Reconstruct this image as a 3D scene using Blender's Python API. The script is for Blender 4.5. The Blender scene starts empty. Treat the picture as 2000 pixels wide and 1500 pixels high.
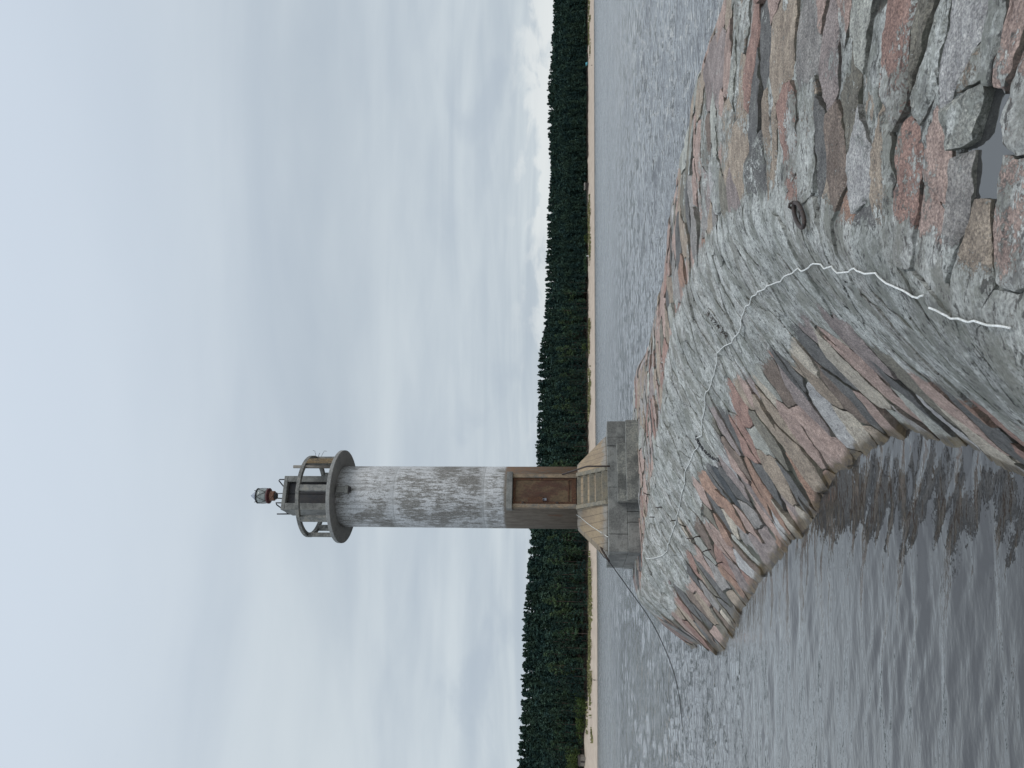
import bpy, bmesh, math, random
import numpy as np
from mathutils import Vector, Matrix

rnd = random.Random(7)
rng = np.random.default_rng(11)
R = math.radians
sc = bpy.context.scene
C = sc.collection

# ------------------------------------------------------------------ camera
EYE = np.array([0.0, 0.0, 3.4])
PITCH = math.atan(151.0 / 1500.0)
FW = np.array([0.0, math.cos(PITCH), math.sin(PITCH)])
UP = np.array([0.0, -math.sin(PITCH), math.cos(PITCH)])
RT = np.array([1.0, 0.0, 0.0])
cam_d = bpy.data.cameras.new('camera')
cam = bpy.data.objects.new('camera', cam_d)
C.objects.link(cam)
# the phone was held so that the picture lies on its side: picture right = down
mx = Matrix.Identity(4)
for i in range(3):
    mx[i][0] = -UP[i]; mx[i][1] = RT[i]; mx[i][2] = -FW[i]; mx[i][3] = EYE[i]
cam.matrix_world = mx
cam_d.sensor_width = 36.0
cam_d.sensor_fit = 'HORIZONTAL'
cam_d.lens = 27.0
cam_d.clip_start = 0.05
cam_d.clip_end = 20000
sc.camera = cam
sc.view_settings.view_transform = 'Standard'
sc.view_settings.look = 'None'
sc.view_settings.exposure = 0.0
sc.view_settings.gamma = 1.0


def ray(px, py):
    d = FW * 1500 + RT * (750 - py) + UP * (1000 - px)
    return d / np.linalg.norm(d)


def at_y(px, py, Y):
    d = ray(px, py)
    return EYE + d * (Y / d[1])


# ------------------------------------------------------------------ helpers
def tag(o, label=None, cat=None, group=None, kind=None):
    if label: o['label'] = label
    if cat: o['category'] = cat
    if group: o['group'] = group
    if kind: o['kind'] = kind
    return o


def empty(name, loc=(0, 0, 0), rz=0.0):
    o = bpy.data.objects.new(name, None)
    o.empty_display_size = 0.3
    C.objects.link(o)
    o.location = loc
    o.rotation_euler = (0, 0, rz)
    return o


class MB:
    """collects simple solids, then links them as one mesh object"""
    def __init__(self):
        self.v = []; self.f = []; self.sm = []; self.mi = []

    def add(self, vs, fs, smooth=False, mi=0):
        n = len(self.v)
        self.v += [tuple(p) for p in vs]
        for f in fs:
            self.f.append([n + i for i in f]); self.sm.append(smooth); self.mi.append(mi)
        return self

    def box(self, x0, x1, y0, y1, z0, z1, bev=0.0, mi=0, jit=0.0, rz=0.0, piv=(0, 0)):
        if bev <= 0:
            vs = [(x, y, z) for z in (z0, z1) for y in (y0, y1) for x in (x0, x1)]
            fs = [(0, 2, 3, 1), (4, 5, 7, 6), (0, 1, 5, 4), (2, 6, 7, 3), (0, 4, 6, 2), (1, 3, 7, 5)]
        else:
            bm = bmesh.new()
            bmesh.ops.create_cube(bm, size=1)
            for v in bm.verts:
                v.co = ((x0 + x1) / 2 + v.co.x * (x1 - x0), (y0 + y1) / 2 + v.co.y * (y1 - y0), (z0 + z1) / 2 + v.co.z * (z1 - z0))
            bmesh.ops.bevel(bm, geom=bm.edges[:], offset=bev, segments=2, affect='EDGES', profile=0.6)
            bm.verts.index_update()
            vs = [tuple(v.co) for v in bm.verts]
            fs = [[v.index for v in f.verts] for f in bm.faces]
            bm.free()
        if jit:
            vs = [(x + rnd.uniform(-jit, jit), y + rnd.uniform(-jit, jit), z + rnd.uniform(-jit, jit)) for x, y, z in vs]
        if rz:
            c, s = math.cos(rz), math.sin(rz)
            vs = [(piv[0] + (x - piv[0]) * c - (y - piv[1]) * s, piv[1] + (x - piv[0]) * s + (y - piv[1]) * c, z) for x, y, z in vs]
        return self.add(vs, fs, False, mi)

    def lathe(self, prof, n=32, c=(0, 0), smooth=True, cap=True, mi=0, phase=0.0):
        vs = []; fs = []
        for r, z in prof:
            for k in range(n):
                a = 2 * math.pi * k / n + phase
                vs.append((c[0] + r * math.cos(a), c[1] + r * math.sin(a), z))
        m = len(prof)
        for j in range(m - 1):
            for k in range(n):
                k2 = (k + 1) % n
                fs.append((j * n + k, j * n + k2, (j + 1) * n + k2, (j + 1) * n + k))
        self.add(vs, fs, smooth, mi)
        if cap:
            b = len(self.v) - len(vs)
            self.f.append([b + k for k in range(n)][::-1]); self.sm.append(False); self.mi.append(mi)
            self.f.append([b + (m - 1) * n + k for k in range(n)]); self.sm.append(False); self.mi.append(mi)
        return self

    def tube(self, pts, r, n=8, mi=0, closed=False):
        pts = [Vector(p) for p in pts]
        m = len(pts)
        rr = r if isinstance(r, (list, tuple)) else [r] * m
        vs = []; fs = []
        ref = None
        for i, p in enumerate(pts):
            if closed:
                t = (pts[(i + 1) % m] - pts[i - 1])
            else:
                t = pts[min(i + 1, m - 1)] - pts[max(i - 1, 0)]
            t.normalize()
            if ref is None:
                ref = t.orthogonal().normalized()
            ref = (ref - t * ref.dot(t))
            if ref.length < 1e-5: ref = t.orthogonal()
            ref.normalize()
            b = t.cross(ref)
            for k in range(n):
                a = 2 * math.pi * k / n
                vs.append(p + (ref * math.cos(a) + b * math.sin(a)) * rr[i])
        for i in range(m if closed else m - 1):
            j = (i + 1) % m
            for k in range(n):
                k2 = (k + 1) % n
                fs.append((i * n + k, i * n + k2, j * n + k2, j * n + k))
        if not closed:
            fs.append(tuple(range(n))[::-1]); fs.append(tuple((m - 1) * n + k for k in range(n)))
        return self.add(vs, fs, True, mi)

    def build(self, name, mats, parent=None):
        me = bpy.data.meshes.new(name)
        me.from_pydata(self.v, [], self.f)
        me.polygons.foreach_set('use_smooth', self.sm)
        me.polygons.foreach_set('material_index', self.mi)
        if not isinstance(mats, (list, tuple)): mats = [mats]
        for m in mats: me.materials.append(m)
        me.update()
        o = bpy.data.objects.new(name, me)
        C.objects.link(o)
        if parent: o.parent = parent
        return o


def np_mesh(name, verts, quads, mat, attrs=None, smooth=True):
    me = bpy.data.meshes.new(name)
    nv, nf, k = len(verts), len(quads), quads.shape[1]
    me.vertices.add(nv)
    me.vertices.foreach_set('co', np.ascontiguousarray(verts, dtype=np.float32).ravel())
    me.loops.add(nf * k)
    me.polygons.add(nf)
    me.loops.foreach_set('vertex_index', np.ascontiguousarray(quads, dtype=np.int32).ravel())
    me.polygons.foreach_set('loop_start', np.arange(0, nf * k, k, dtype=np.int32))
    me.update(calc_edges=True)
    me.polygons.foreach_set('use_smooth', np.full(nf, smooth))
    for an, (ty, dat) in (attrs or {}).items():
        a = me.attributes.new(an, ty, 'POINT')
        key = {'FLOAT': 'value', 'FLOAT_VECTOR': 'vector', 'FLOAT_COLOR': 'color'}[ty]
        a.data.foreach_set(key, np.ascontiguousarray(dat, dtype=np.float32).ravel())
    me.materials.append(mat)
    me.validate()
    o = bpy.data.objects.new(name, me)
    C.objects.link(o)
    return o


# ---- vectorised gradient noise
_perm = rng.permutation(4096).astype(np.int64)
_grad = rng.normal(size=(4096, 3)); _grad /= np.linalg.norm(_grad, axis=1)[:, None]


def noise3(x, y, z):
    xi, yi, zi = np.floor(x).astype(np.int64), np.floor(y).astype(np.int64), np.floor(z).astype(np.int64)
    fx, fy, fz = x - xi, y - yi, z - zi
    u, v, w = [f * f * f * (f * (f * 6 - 15) + 10) for f in (fx, fy, fz)]
    out = 0
    for dx in (0, 1):
        for dy in (0, 1):
            for dz in (0, 1):
                h = _perm[(_perm[(_perm[(xi + dx) & 4095] + yi + dy) & 4095] + zi + dz) & 4095]
                g = _grad[h]
                d = g[:, 0] * (fx - dx) + g[:, 1] * (fy - dy) + g[:, 2] * (fz - dz)
                out = out + d * (u if dx else 1 - u) * (v if dy else 1 - v) * (w if dz else 1 - w)
    return out * 1.5


def fbm(x, y, z, octv=4, gain=0.5):
    a, s = 1.0, 0
    for i in range(octv):
        s = s + a * noise3(x * 2 ** i + 17.3 * i, y * 2 ** i - 9.1 * i, z * 2 ** i + 3.7 * i)
        a *= gain
    return s


def sstep(a, b, x):
    t = np.clip((x - a) / (b - a), 0, 1)
    return t * t * (3 - 2 * t)


# ------------------------------------------------------------------ node helpers
def new_mat(name):
    m = bpy.data.materials.new(name)
    m.use_nodes = True
    nt = m.node_tree
    bs = nt.nodes['Principled BSDF']
    return m, nt, bs


class NT:
    def __init__(self, nt): self.nt = nt; self.L = nt.links

    def n(self, ty, **kw):
        o = self.nt.nodes.new(ty)
        for k, v in kw.items(): setattr(o, k, v)
        return o

    def link(self, a, b): self.L.new(a, b)

    def setin(self, sock, v):
        if hasattr(v, 'is_linked') or isinstance(v, bpy.types.NodeSocket): self.L.new(v, sock)
        else: sock.default_value = v

    def math(self, op, a, b=0.0, c=None, clamp=False):
        o = self.n('ShaderNodeMath', operation=op, use_clamp=clamp)
        self.setin(o.inputs[0], a); self.setin(o.inputs[1], b)
        if c is not None: self.setin(o.inputs[2], c)
        return o.outputs[0]

    def mix(self, fac, a, b, bt='MIX'):
        o = self.n('ShaderNodeMix', data_type='RGBA', blend_type=bt)
        self.setin(o.inputs[0], fac)
        for s, v in ((o.inputs[6], a), (o.inputs[7], b)):
            if isinstance(v, tuple) and len(v) == 3: v = v + (1,)
            self.setin(s, v)
        return o.outputs[2]

    def noise(self, vec, scale, detail=4, rough=0.55, dist=0.0):
        o = self.n('ShaderNodeTexNoise')
        if vec is not None: self.L.new(vec, o.inputs['Vector'])
        o.inputs['Scale'].default_value = scale
        o.inputs['Detail'].default_value = detail
        o.inputs['Roughness'].default_value = rough
        o.inputs['Distortion'].default_value = dist
        return o.outputs['Fac']

    def voro(self, vec, scale, feat='F1'):
        o = self.n('ShaderNodeTexVoronoi', feature=feat)
        if vec is not None: self.L.new(vec, o.inputs['Vector'])
        o.inputs['Scale'].default_value = scale
        return o

    def rng(self, v, a, b, c=0.0, d=1.0, smooth=True):
        o = self.n('ShaderNodeMapRange', interpolation_type='SMOOTHSTEP' if smooth else 'LINEAR')
        self.setin(o.inputs[0], v)
        o.inputs[1].default_value = a; o.inputs[2].default_value = b
        o.inputs[3].default_value = c; o.inputs[4].default_value = d
        return o.outputs[0]

    def mapv(self, vec, scale=(1, 1, 1), rot=(0, 0, 0), loc=(0, 0, 0)):
        o = self.n('ShaderNodeMapping')
        self.L.new(vec, o.inputs[0])
        o.inputs['Scale'].default_value = scale
        o.inputs['Rotation'].default_value = rot
        o.inputs['Location'].default_value = loc
        return o.outputs[0]

    def attr(self, name, out='Fac'):
        o = self.n('ShaderNodeAttribute', attribute_name=name)
        return o.outputs[out]

    def bump(self, h, strength, dist, normal=None):
        o = self.n('ShaderNodeBump')
        self.L.new(h, o.inputs['Height'])
        o.inputs['Strength'].default_value = strength
        o.inputs['Distance'].default_value = dist
        if normal is not None: self.L.new(normal, o.inputs['Normal'])
        return o.outputs[0]

    def objco(self): return self.n('ShaderNodeTexCoord').outputs['Object']
    def pos(self): return self.n('ShaderNodeNewGeometry').outputs['Position']


def weathered(name, c1, c2, c3=None, sc1=3.0, sc2=30.0, stretch=(1, 1, 1), rough=0.85, bump=0.3, metal=0.0, lo=0.42, hi=0.6, bd=0.01):
    m, nt, bs = new_mat(name)
    g = NT(nt)
    co = g.mapv(g.objco(), stretch)
    n1 = g.noise(co, sc1, 6, 0.6)
    n2 = g.noise(co, sc2, 5, 0.65)
    col = g.mix(g.rng(n1, lo, hi), c1, c2)
    if c3: col = g.mix(g.math('MULTIPLY', g.rng(g.math('ADD', g.math('MULTIPLY', n1, 0.5), g.math('MULTIPLY', n2, 0.5)), 0.50, 0.64), 0.85), col, c3)
    n3 = g.noise(co, sc2 * 2.7, 4, 0.7)
    col = g.mix(0.85, col, g.mix(g.rng(g.math('ADD', g.math('MULTIPLY', n2, 0.6), g.math('MULTIPLY', n3, 0.4)), 0.3, 0.7), (0.5, 0.5, 0.5), (1.5, 1.5, 1.5)), 'MULTIPLY')
    col = g.mix(0.35, col, col, 'ADD') if False else col
    g.link(col, bs.inputs['Base Color'])
    bs.inputs['Roughness'].default_value = rough
    bs.inputs['Metallic'].default_value = metal
    g.link(g.bump(g.math('ADD', n1, n2), bump, bd), bs.inputs['Normal'])
    return m


M = {}
M['concrete'] = weathered('grey_concrete', (0.16, 0.16, 0.15), (0.30, 0.30, 0.28), (0.10, 0.095, 0.085), 1.8, 20, bump=0.6, bd=0.02)
M['concrete_dark'] = weathered('dark_concrete', (0.12, 0.12, 0.11), (0.22, 0.22, 0.20), (0.27, 0.26, 0.22), 2.2, 22, bump=0.6, bd=0.02)
M['concrete_mid'] = weathered('mid_concrete', (0.17, 0.17, 0.16), (0.27, 0.27, 0.255), (0.26, 0.235, 0.19), 3, 18)
M['concrete_pale'] = weathered('pale_concrete', (0.28, 0.28, 0.27), (0.38, 0.38, 0.365), (0.20, 0.19, 0.17), 2.2, 18)
M['concrete_tan'] = weathered('tan_concrete', (0.36, 0.27, 0.18), (0.30, 0.25, 0.19), (0.19, 0.16, 0.13), 1.6, 14, (1, 1, 1))
M['rust'] = weathered('rusty_iron', (0.10, 0.045, 0.022), (0.05, 0.024, 0.015), (0.17, 0.075, 0.03), 5, 40, rough=0.8, bump=0.4, bd=0.003)
M['rust_dark'] = weathered('dark_rusted_iron', (0.045, 0.03, 0.025), (0.025, 0.02, 0.018), (0.09, 0.05, 0.035), 12, 90, rough=0.6, bump=0.5, bd=0.002)
M['door'] = weathered('rusted_brown_door_paint', (0.13, 0.085, 0.045), (0.085, 0.042, 0.024), (0.065, 0.024, 0.015), 2.6, 12, (1, 1, 0.5), rough=0.7, bump=0.25, bd=0.004)
M['black_iron'] = weathered('black_iron', (0.02, 0.02, 0.025), (0.035, 0.03, 0.03), None, 8, 40, rough=0.5, bump=0.2, bd=0.002)
M['copper'] = weathered('faded_copper_paint', (0.27, 0.145, 0.10), (0.21, 0.11, 0.075), (0.16, 0.07, 0.05), 9, 40, rough=0.6, bump=0.15, bd=0.003)
M['red_metal'] = weathered('dark_red_metal', (0.085, 0.016, 0.018), (0.10, 0.03, 0.028), None, 9, 40, rough=0.5, bump=0.15, bd=0.003)
M['zinc'] = weathered('dull_zinc', (0.22, 0.24, 0.28), (0.30, 0.32, 0.36), None, 9, 40, rough=0.45, metal=0.4, bump=0.1, bd=0.002)
M['rope'] = weathered('white_rope', (0.74, 0.74, 0.71), (0.6, 0.6, 0.56), None, 40, 300, rough=0.9, bump=0.3, bd=0.002)
M['wood'] = weathered('grey_weathered_wood', (0.18, 0.16, 0.14), (0.26, 0.24, 0.21), None, 2, 9, (4, 4, 0.5))
M['wood_dark'] = weathered('dark_wood', (0.035, 0.03, 0.03), (0.06, 0.045, 0.04), None, 2, 9)
M['white_paint'] = weathered('white_paint', (0.8, 0.8, 0.78), (0.7, 0.7, 0.68), None, 2, 9)
M['dark_cloth'] = weathered('dark_cloth', (0.02, 0.02, 0.025), (0.035, 0.03, 0.035), None, 6, 30)
M['skin'] = weathered('skin', (0.5, 0.33, 0.25), (0.45, 0.29, 0.22), None, 6, 30, rough=0.6)
M['teal_cloth'] = weathered('teal_cloth', (0.10, 0.36, 0.42), (0.08, 0.3, 0.36), None, 2, 9)

m, nt, bs = new_mat('lantern_glass'); M['glass'] = m
g = NT(nt)
w = g.noise(g.mapv(g.objco(), (1, 1, 0.4)), 14, 3)
g.link(g.mix(g.rng(w, 0.4, 0.7), (0.48, 0.52, 0.50), (0.32, 0.35, 0.34)), bs.inputs['Base Color'])
bs.inputs['Roughness'].default_value = 0.08
bs.inputs['Transmission Weight'].default_value = 0.35
bs.inputs['IOR'].default_value = 1.45


# ------------------------------------------------------------------ world
def make_world():
    wd = bpy.data.worlds.new('World'); sc.world = wd
    wd.use_nodes = True
    nt = wd.node_tree; g = NT(nt)
    nt.nodes.clear()
    out = g.n('ShaderNodeOutputWorld')
    sky = g.n('ShaderNodeTexSky', sky_type='NISHITA')
    sky.sun_disc = False
    sky.sun_elevation = R(48); sky.sun_rotation = R(115)
    sky.air_density = 1.0; sky.dust_density = 2.0
    b1 = g.n('ShaderNodeBackground'); b1.inputs[1].default_value = 0.1
    g.link(sky.outputs[0], b1.inputs[0])
    d = g.n('ShaderNodeTexCoord').outputs['Generated']
    sp = g.n('ShaderNodeSeparateXYZ'); g.link(d, sp.inputs[0])
    x, y, z = sp.outputs
    zc = g.math('MAXIMUM', z, 0.0)
    den = g.math('ADD', zc, 0.10)
    cv = g.n('ShaderNodeCombineXYZ')
    g.link(g.math('DIVIDE', x, den), cv.inputs[0]); g.link(g.math('DIVIDE', y, den), cv.inputs[1])
    deck = cv.outputs[0]
    # long soft streaks of the high deck
    n1 = g.noise(g.mapv(deck, (0.38, 0.95, 1), (0, 0, R(42))), 1.0, 3, 0.45, 0.7)
    n2 = g.noise(g.mapv(deck, (0.7, 1.5, 1), (0, 0, R(36)), (4.2, 1.1, 0)), 1.0, 5, 0.5, 0.8)
    n5 = g.noise(g.mapv(deck, (1.2, 2.0, 1), (0, 0, R(30)), (1.7, 6.3, 0)), 1.0, 5, 0.55, 0.3)
    f = g.math('ADD', g.math('ADD', g.math('MULTIPLY', n1, 0.45), g.math('MULTIPLY', n2, 0.33)), g.math('MULTIPLY', n5, 0.22))
    col = g.mix(g.rng(f, 0.34, 0.66), (0.48, 0.55, 0.62), (0.655, 0.72, 0.76))
    # paler and bluer towards the zenith
    up = g.rng(z, 0.30, 0.66)
    col = g.mix(g.math('MULTIPLY', up, 0.8), col, (0.675, 0.76, 0.87))
    # low cumulus row and the bright gap over the far shore
    az = g.n('ShaderNodeMath', operation='ARCTAN2'); g.link(x, az.inputs[0]); g.link(y, az.inputs[1])
    cv2 = g.n('ShaderNodeCombineXYZ')
    g.link(az.outputs[0], cv2.inputs[0]); g.link(g.math('MULTIPLY', z, 1.9), cv2.inputs[1])
    n3 = g.noise(cv2.outputs[0], 17, 6, 0.56, 0.3)
    right = g.rng(az.outputs[0], -0.22, 0.30)
    low = g.rng(z, 0.115, 0.055)
    vlow = g.rng(z, 0.078, 0.048)
    thr = g.math('ADD', g.math('MULTIPLY', vlow, 0.26), g.math('MULTIPLY', right, 0.035))
    cum = g.rng(g.math('ADD', n3, thr), 0.54, 0.70)
    cum = g.math('MULTIPLY', g.math('MULTIPLY', cum, low), g.math('ADD', g.math('MULTIPLY', right, 0.66), 0.10))
    col = g.mix(cum, col, (0.84, 0.87, 0.87))
    gl = g.rng(g.noise(cv2.outputs[0], 6.5, 5, 0.5, 0.4), 0.5, 0.66)
    col = g.mix(g.math('MULTIPLY', g.math('MULTIPLY', gl, g.rng(z, 0.26, 0.12)), g.math('MULTIPLY', g.math('SUBTRACT', 1.0, cum), 0.6)), col, (0.45, 0.52, 0.60))
    b2 = g.n('ShaderNodeBackground')
    g.link(col, b2.inputs[0])
    # an overcast dome is brightest overhead
    g.link(g.rng(z, 0.62, 1.0, 1.0, 2.0), b2.inputs[1])
    mx = g.n('ShaderNodeMixShader'); mx.inputs[0].default_value = 0.93
    g.link(b1.outputs[0], mx.inputs[1]); g.link(b2.outputs[0], mx.inputs[2])
    g.link(mx.outputs[0], out.inputs[0])


make_world()
sd = bpy.data.lights.new('sun', 'SUN'); sd.energy = 0.85; sd.angle = R(25); sd.color = (1, 0.96, 0.9)
so = bpy.data.objects.new('sun', sd); C.objects.link(so)
# sky sun_rotation 115 deg: over the right shoulder
sa, se = R(115), R(48)
sdir = Vector((math.sin(sa) * math.cos(se), math.cos(sa) * math.cos(se), math.sin(se)))
so.rotation_euler = sdir.to_track_quat('Z', 'Y').to_euler()
so.location = (20, -20, 40)

# ------------------------------------------------------------------ pier
def spline(pts, step=0.25):
    P = np.array(pts, float)
    out = []
    n = len(P)
    for i in range(n - 1):
        p0, p1, p2, p3 = P[max(i - 1, 0)], P[i], P[i + 1], P[min(i + 2, n - 1)]
        k = max(2, int(np.linalg.norm(p2 - p1) / step))
        for j in range(k):
            t = j / k
            out.append(0.5 * ((2 * p1) + (-p0 + p2) * t + (2 * p0 - 5 * p1 + 4 * p2 - p3) * t * t + (-p0 + 3 * p1 - 3 * p2 + p3) * t ** 3))
    out.append(P[-1])
    return np.array(out)


crest_pts = [(-2.6, -4), (-0.9, -0.6), (0.28, 2.83), (0.85, 4.5), (1.62, 7.0), (1.95, 9.5), (1.88, 11.5), (1.6, 13.2), (0.75, 15.6),
             (-0.9, 17.9), (-2.9, 20.8), (-4.7, 22.7), (-6.1, 24.0), (-7.0, 26.4), (-6.3, 29.0), (-3.9, 30.4)]
right_pts = [(-3.9, 30.4), (-1.4, 29.6), (0.1, 27.0), (0.3, 24.5), (0.75, 22), (1.35, 19.4), (2.3, 16.9), (3.5, 14.4), (4.25, 12.2), (4.42, 10.2), (4.45, 8.7), (4.4, 5), (4.1, 1), (3.5, -4)]
water_pts = [(-5.2, -4), (-2.3, 1.5), (-1.15, 4.2), (-0.74, 6.0), (-0.50, 8.0), (-0.70, 9.3), (-0.98, 10.2), (-1.5, 11.4), (-2.25, 12.5), (-3.3, 14.6), (-4.7, 17.0),
             (-5.8, 18.6), (-6.9, 20.2), (-7.5, 22.0), (-8.1, 24.5), (-8.9, 27.0), (-8.2, 30.5), (-4.5, 33)]
rwater = [(-4.5, 33), (0, 32), (2.2, 28.5), (2.6, 24.5), (3.0, 22), (3.7, 20), (4.6, 17.8), (5.6, 15.3), (6.4, 12.6), (6.6, 10.2), (6.6, 8), (6.5, 5), (6.2, 1), (5.6, -4)]
CREST = spline(crest_pts); RIGHT = spline(right_pts)
TOPPOLY = np.vstack([CREST, RIGHT[1:]])
WATERPOLY = np.vstack([spline(water_pts), spline(rwater)[1:]])


def near_line(px, py, L, closed=False):
    """distance to polyline L, arclength of the nearest point"""
    A = L; B = np.roll(L, -1, 0)
    if not closed: A, B = A[:-1], B[:-1]
    seg = B - A; ln = np.linalg.norm(seg, axis=1); cum = np.concatenate([[0], np.cumsum(ln)[:-1]])
    D = np.empty(len(px)); S = np.empty(len(px))
    for c in range(0, len(px), 30000):
        x = px[c:c + 30000, None]; y = py[c:c + 30000, None]
        t = ((x - A[:, 0]) * seg[:, 0] + (y - A[:, 1]) * seg[:, 1]) / (ln * ln)
        t = np.clip(t, 0, 1)
        d2 = (x - A[:, 0] - t * seg[:, 0]) ** 2 + (y - A[:, 1] - t * seg[:, 1]) ** 2
        k = np.argmin(d2, 1); ar = np.arange(len(k))
        D[c:c + 30000] = np.sqrt(d2[ar, k]); S[c:c + 30000] = cum[k] + t[ar, k] * ln[k]
    return D, S


def inside(px, py, P):
    r = np.zeros(len(px), bool)
    n = len(P)
    for i in range(n):
        x0, y0 = P[i]; x1, y1 = P[(i + 1) % n]
        if y0 == y1: continue
        c = ((y0 > py) != (y1 > py)) & (px < (x1 - x0) * (py - y0) / (y1 - y0) + x0)
        r ^= c
    return r


TOPZ = 1.80


def pier_base(px, py):
    """height, s, q (signed distance from the left crest, + = towards the cove), tt 0 crest .. 1 water"""
    it = inside(px, py, TOPPOLY); iw = inside(px, py, WATERPOLY)
    dc, _ = near_line(px, py, TOPPOLY, True)
    dw, _ = near_line(px, py, WATERPOLY, True)
    dl, s = near_line(px, py, CREST)
    dcs = np.sqrt(dc * dc + 0.16) - 0.4
    tt = np.where(it, 0, dcs / (dcs + dw + 1e-6)); tt = np.where(iw, tt, 1)
    z = TOPZ * (1 - (0.78 * tt + 0.22 * tt * tt))
    z = np.where(it, TOPZ + 0.05 * np.minimum(dc, 1.2), z)
    z = np.where(iw | it, z, -0.85 * dw)
    dr, _ = near_line(px, py, RIGHT)
    leftside = (dl < dr) & ~it
    q = np.where(leftside, dl, -dl)
    return z, s, q, tt, it


def hit_pier(ix, iy):
    """photo pixels -> points on the masonry"""
    out = []
    ts = np.linspace(2.0, 34, 900)
    for a, b in zip(ix, iy):
        d = ray(a, b)
        P = EYE + d[None, :] * ts[:, None]
        z = pier_base(P[:, 0], P[:, 1])[0]
        k = np.nonzero(P[:, 2] < z)[0]
        k = k[0] if len(k) else len(ts) - 1
        out.append((P[k, 0], P[k, 1], z[k]))
    return np.array(out)


COL0 = dict(P=(0.385, 0.295, 0.27), R=(0.315, 0.205, 0.18), O=(0.345, 0.228, 0.178), B=(0.20, 0.165, 0.145), G=(0.27, 0.275, 0.28), S=(0.14, 0.15, 0.158),
           C=(0.44, 0.42, 0.365), W=(0.38, 0.405, 0.43), L=(0.36, 0.395, 0.38), T=(0.33, 0.285, 0.235), M=(0.275, 0.245, 0.25), D=(0.075, 0.09, 0.105), E=(0.19, 0.19, 0.165))
COL = {k: tuple((0.80 * c + 0.20 * sum(v) / 3) * w for c, w in zip(v, (1.10, 1.03, 0.95))) for k, v in COL0.items()}
STONES = """1444,792,R 1452,856,R 1508,868,E 1492,804,T 1456,752,P 1500,764,C 1532,752,B 1428,960,D 1428,924,M 1392,956,O 1428,988,O 1408,1004,S 1388,1012,E
1484,972,O 1488,1004,P 1512,960,S 1524,924,T 1404,1044,P 1456,1052,G 1428,1020,C 1380,1052,B 1368,1092,P 1348,1096,R 1416,1100,R 1404,1128,G 1388,1136,S
1340,1132,P 1360,1148,P 1396,1176,G 1412,1196,C 1360,1180,B 1376,1236,B 1320,1172,P 1372,1204,S 1588,824,P 1624,812,W 1640,772,B 1672,840,C 1720,828,P
1676,792,S 1560,624,M 1620,636,C 1568,696,C 1600,696,S 1504,700,B 1544,720,S 1548,752,M 1680,704,P 1732,760,P 1712,680,E 1792,768,E 1736,664,B
1800,704,O 1824,768,P 1792,680,M 1888,704,B 1940,780,M 1948,824,R 1984,840,L 1976,904,C 1912,820,S 1864,840,W 1680,744,C 1560,840,P 1560,890,T
1536,100,T 1572,100,G 1624,100,M 1640,24,P 1680,32,L 1660,160,E 1708,160,T 1772,100,R 1816,52,E 1900,120,W 1824,100,L 1960,40,G
1496,80,S 1476,200,S 1440,180,T 1408,240,P 1424,100,P 1464,100,R 1432,52,L 1464,36,P 1540,280,R 1504,300,T 1580,312,T 1600,340,S 1632,320,B 1684,300,W
1736,320,T 1788,328,R 1840,320,P 1832,420,P 1912,460,W 1928,360,L 1984,340,G 1900,200,L 1364,288,P 1380,300,B 1404,360,W 1424,280,T 1448,312,T
1356,360,P 1336,380,E 1320,460,P 1326,480,S 1344,508,T 1304,520,R 1336,560,O 1290,600,R 1290,680,P 1275,740,M 1268,800,P 1980,230,G 1950,450,G"""
hs = [t.split(',') for t in STONES.split()]
hx = np.array([float(a[0]) for a in hs]); hy = np.array([float(a[1]) for a in hs])
hp = hit_pier(hx, hy)
hz, hs_s, hs_q, hs_t, hs_it = pier_base(hp[:, 0], hp[:, 1])
ASP = 1.65
CLEN = np.concatenate([[0], np.cumsum(np.linalg.norm(np.diff(CREST, axis=0), axis=1))])
_t = np.gradient(CREST, axis=0); _t /= np.linalg.norm(_t, axis=1)[:, None]
for _ in range(6):
    _t[1:-1] = (_t[:-2] + 2 * _t[1:-1] + _t[2:]) / 4
_t /= np.linalg.norm(_t, axis=1)[:, None]
SMAX = CLEN[-1]


def sq_to_xy(s, q):
    x = np.interp(s, CLEN, CREST[:, 0]); y = np.interp(s, CLEN, CREST[:, 1])
    tx = np.interp(s, CLEN, _t[:, 0]); ty = np.interp(s, CLEN, _t[:, 1])
    l = np.hypot(tx, ty)
    return x - ty / l * q, y + tx / l * q


PUD = hit_pier([1946], [300])[0]
_, ps_, pq_, _, _ = pier_base(np.array([PUD[0]]), np.array([PUD[1]]))
seeds = []   # s, q, colour, is_hand, is_hole
for ds, dq, hole in ((0, 0, 1), (0.25, 0.12, 0), (0.24, -0.24, 0), (-0.25, 0.14, 0), (-0.26, -0.20, 0), (0.02, 0.44, 0), (-0.03, -0.44, 0)):
    seeds.append((ps_[0] + ds * rnd.uniform(0.85, 1.2), pq_[0] + dq * rnd.uniform(0.8, 1.25), np.array(COL[rnd.choice('PTGMW')]), 1, hole))
for i, a in enumerate(hs):
    if math.hypot(hs_s[i] - ps_[0], (hs_q[i] - pq_[0]) / ASP) < 0.26: continue
    seeds.append((hs_s[i], hs_q[i], np.array(COL[a[2]]) * rnd.uniform(0.92, 1.08), 1, 0))
pal_slope = 'PPRBTTGSSCWEMMLO'; pal_top = 'PPRTTGSWLEMLTPG'
cand = []
for sv in np.arange(0.1, SMAX, 0.31):
    off = rnd.uniform(0, 0.8)
    for qv in np.arange(-6.6 + off, 5.4, 0.66):
        cand.append((sv + rnd.uniform(-0.14, 0.14), qv + rnd.uniform(-0.3, 0.3)))
rnd.shuffle(cand)
acc = np.array([(t[0], t[1] / ASP) for t in seeds])
accl = [tuple(t) for t in acc]
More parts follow.
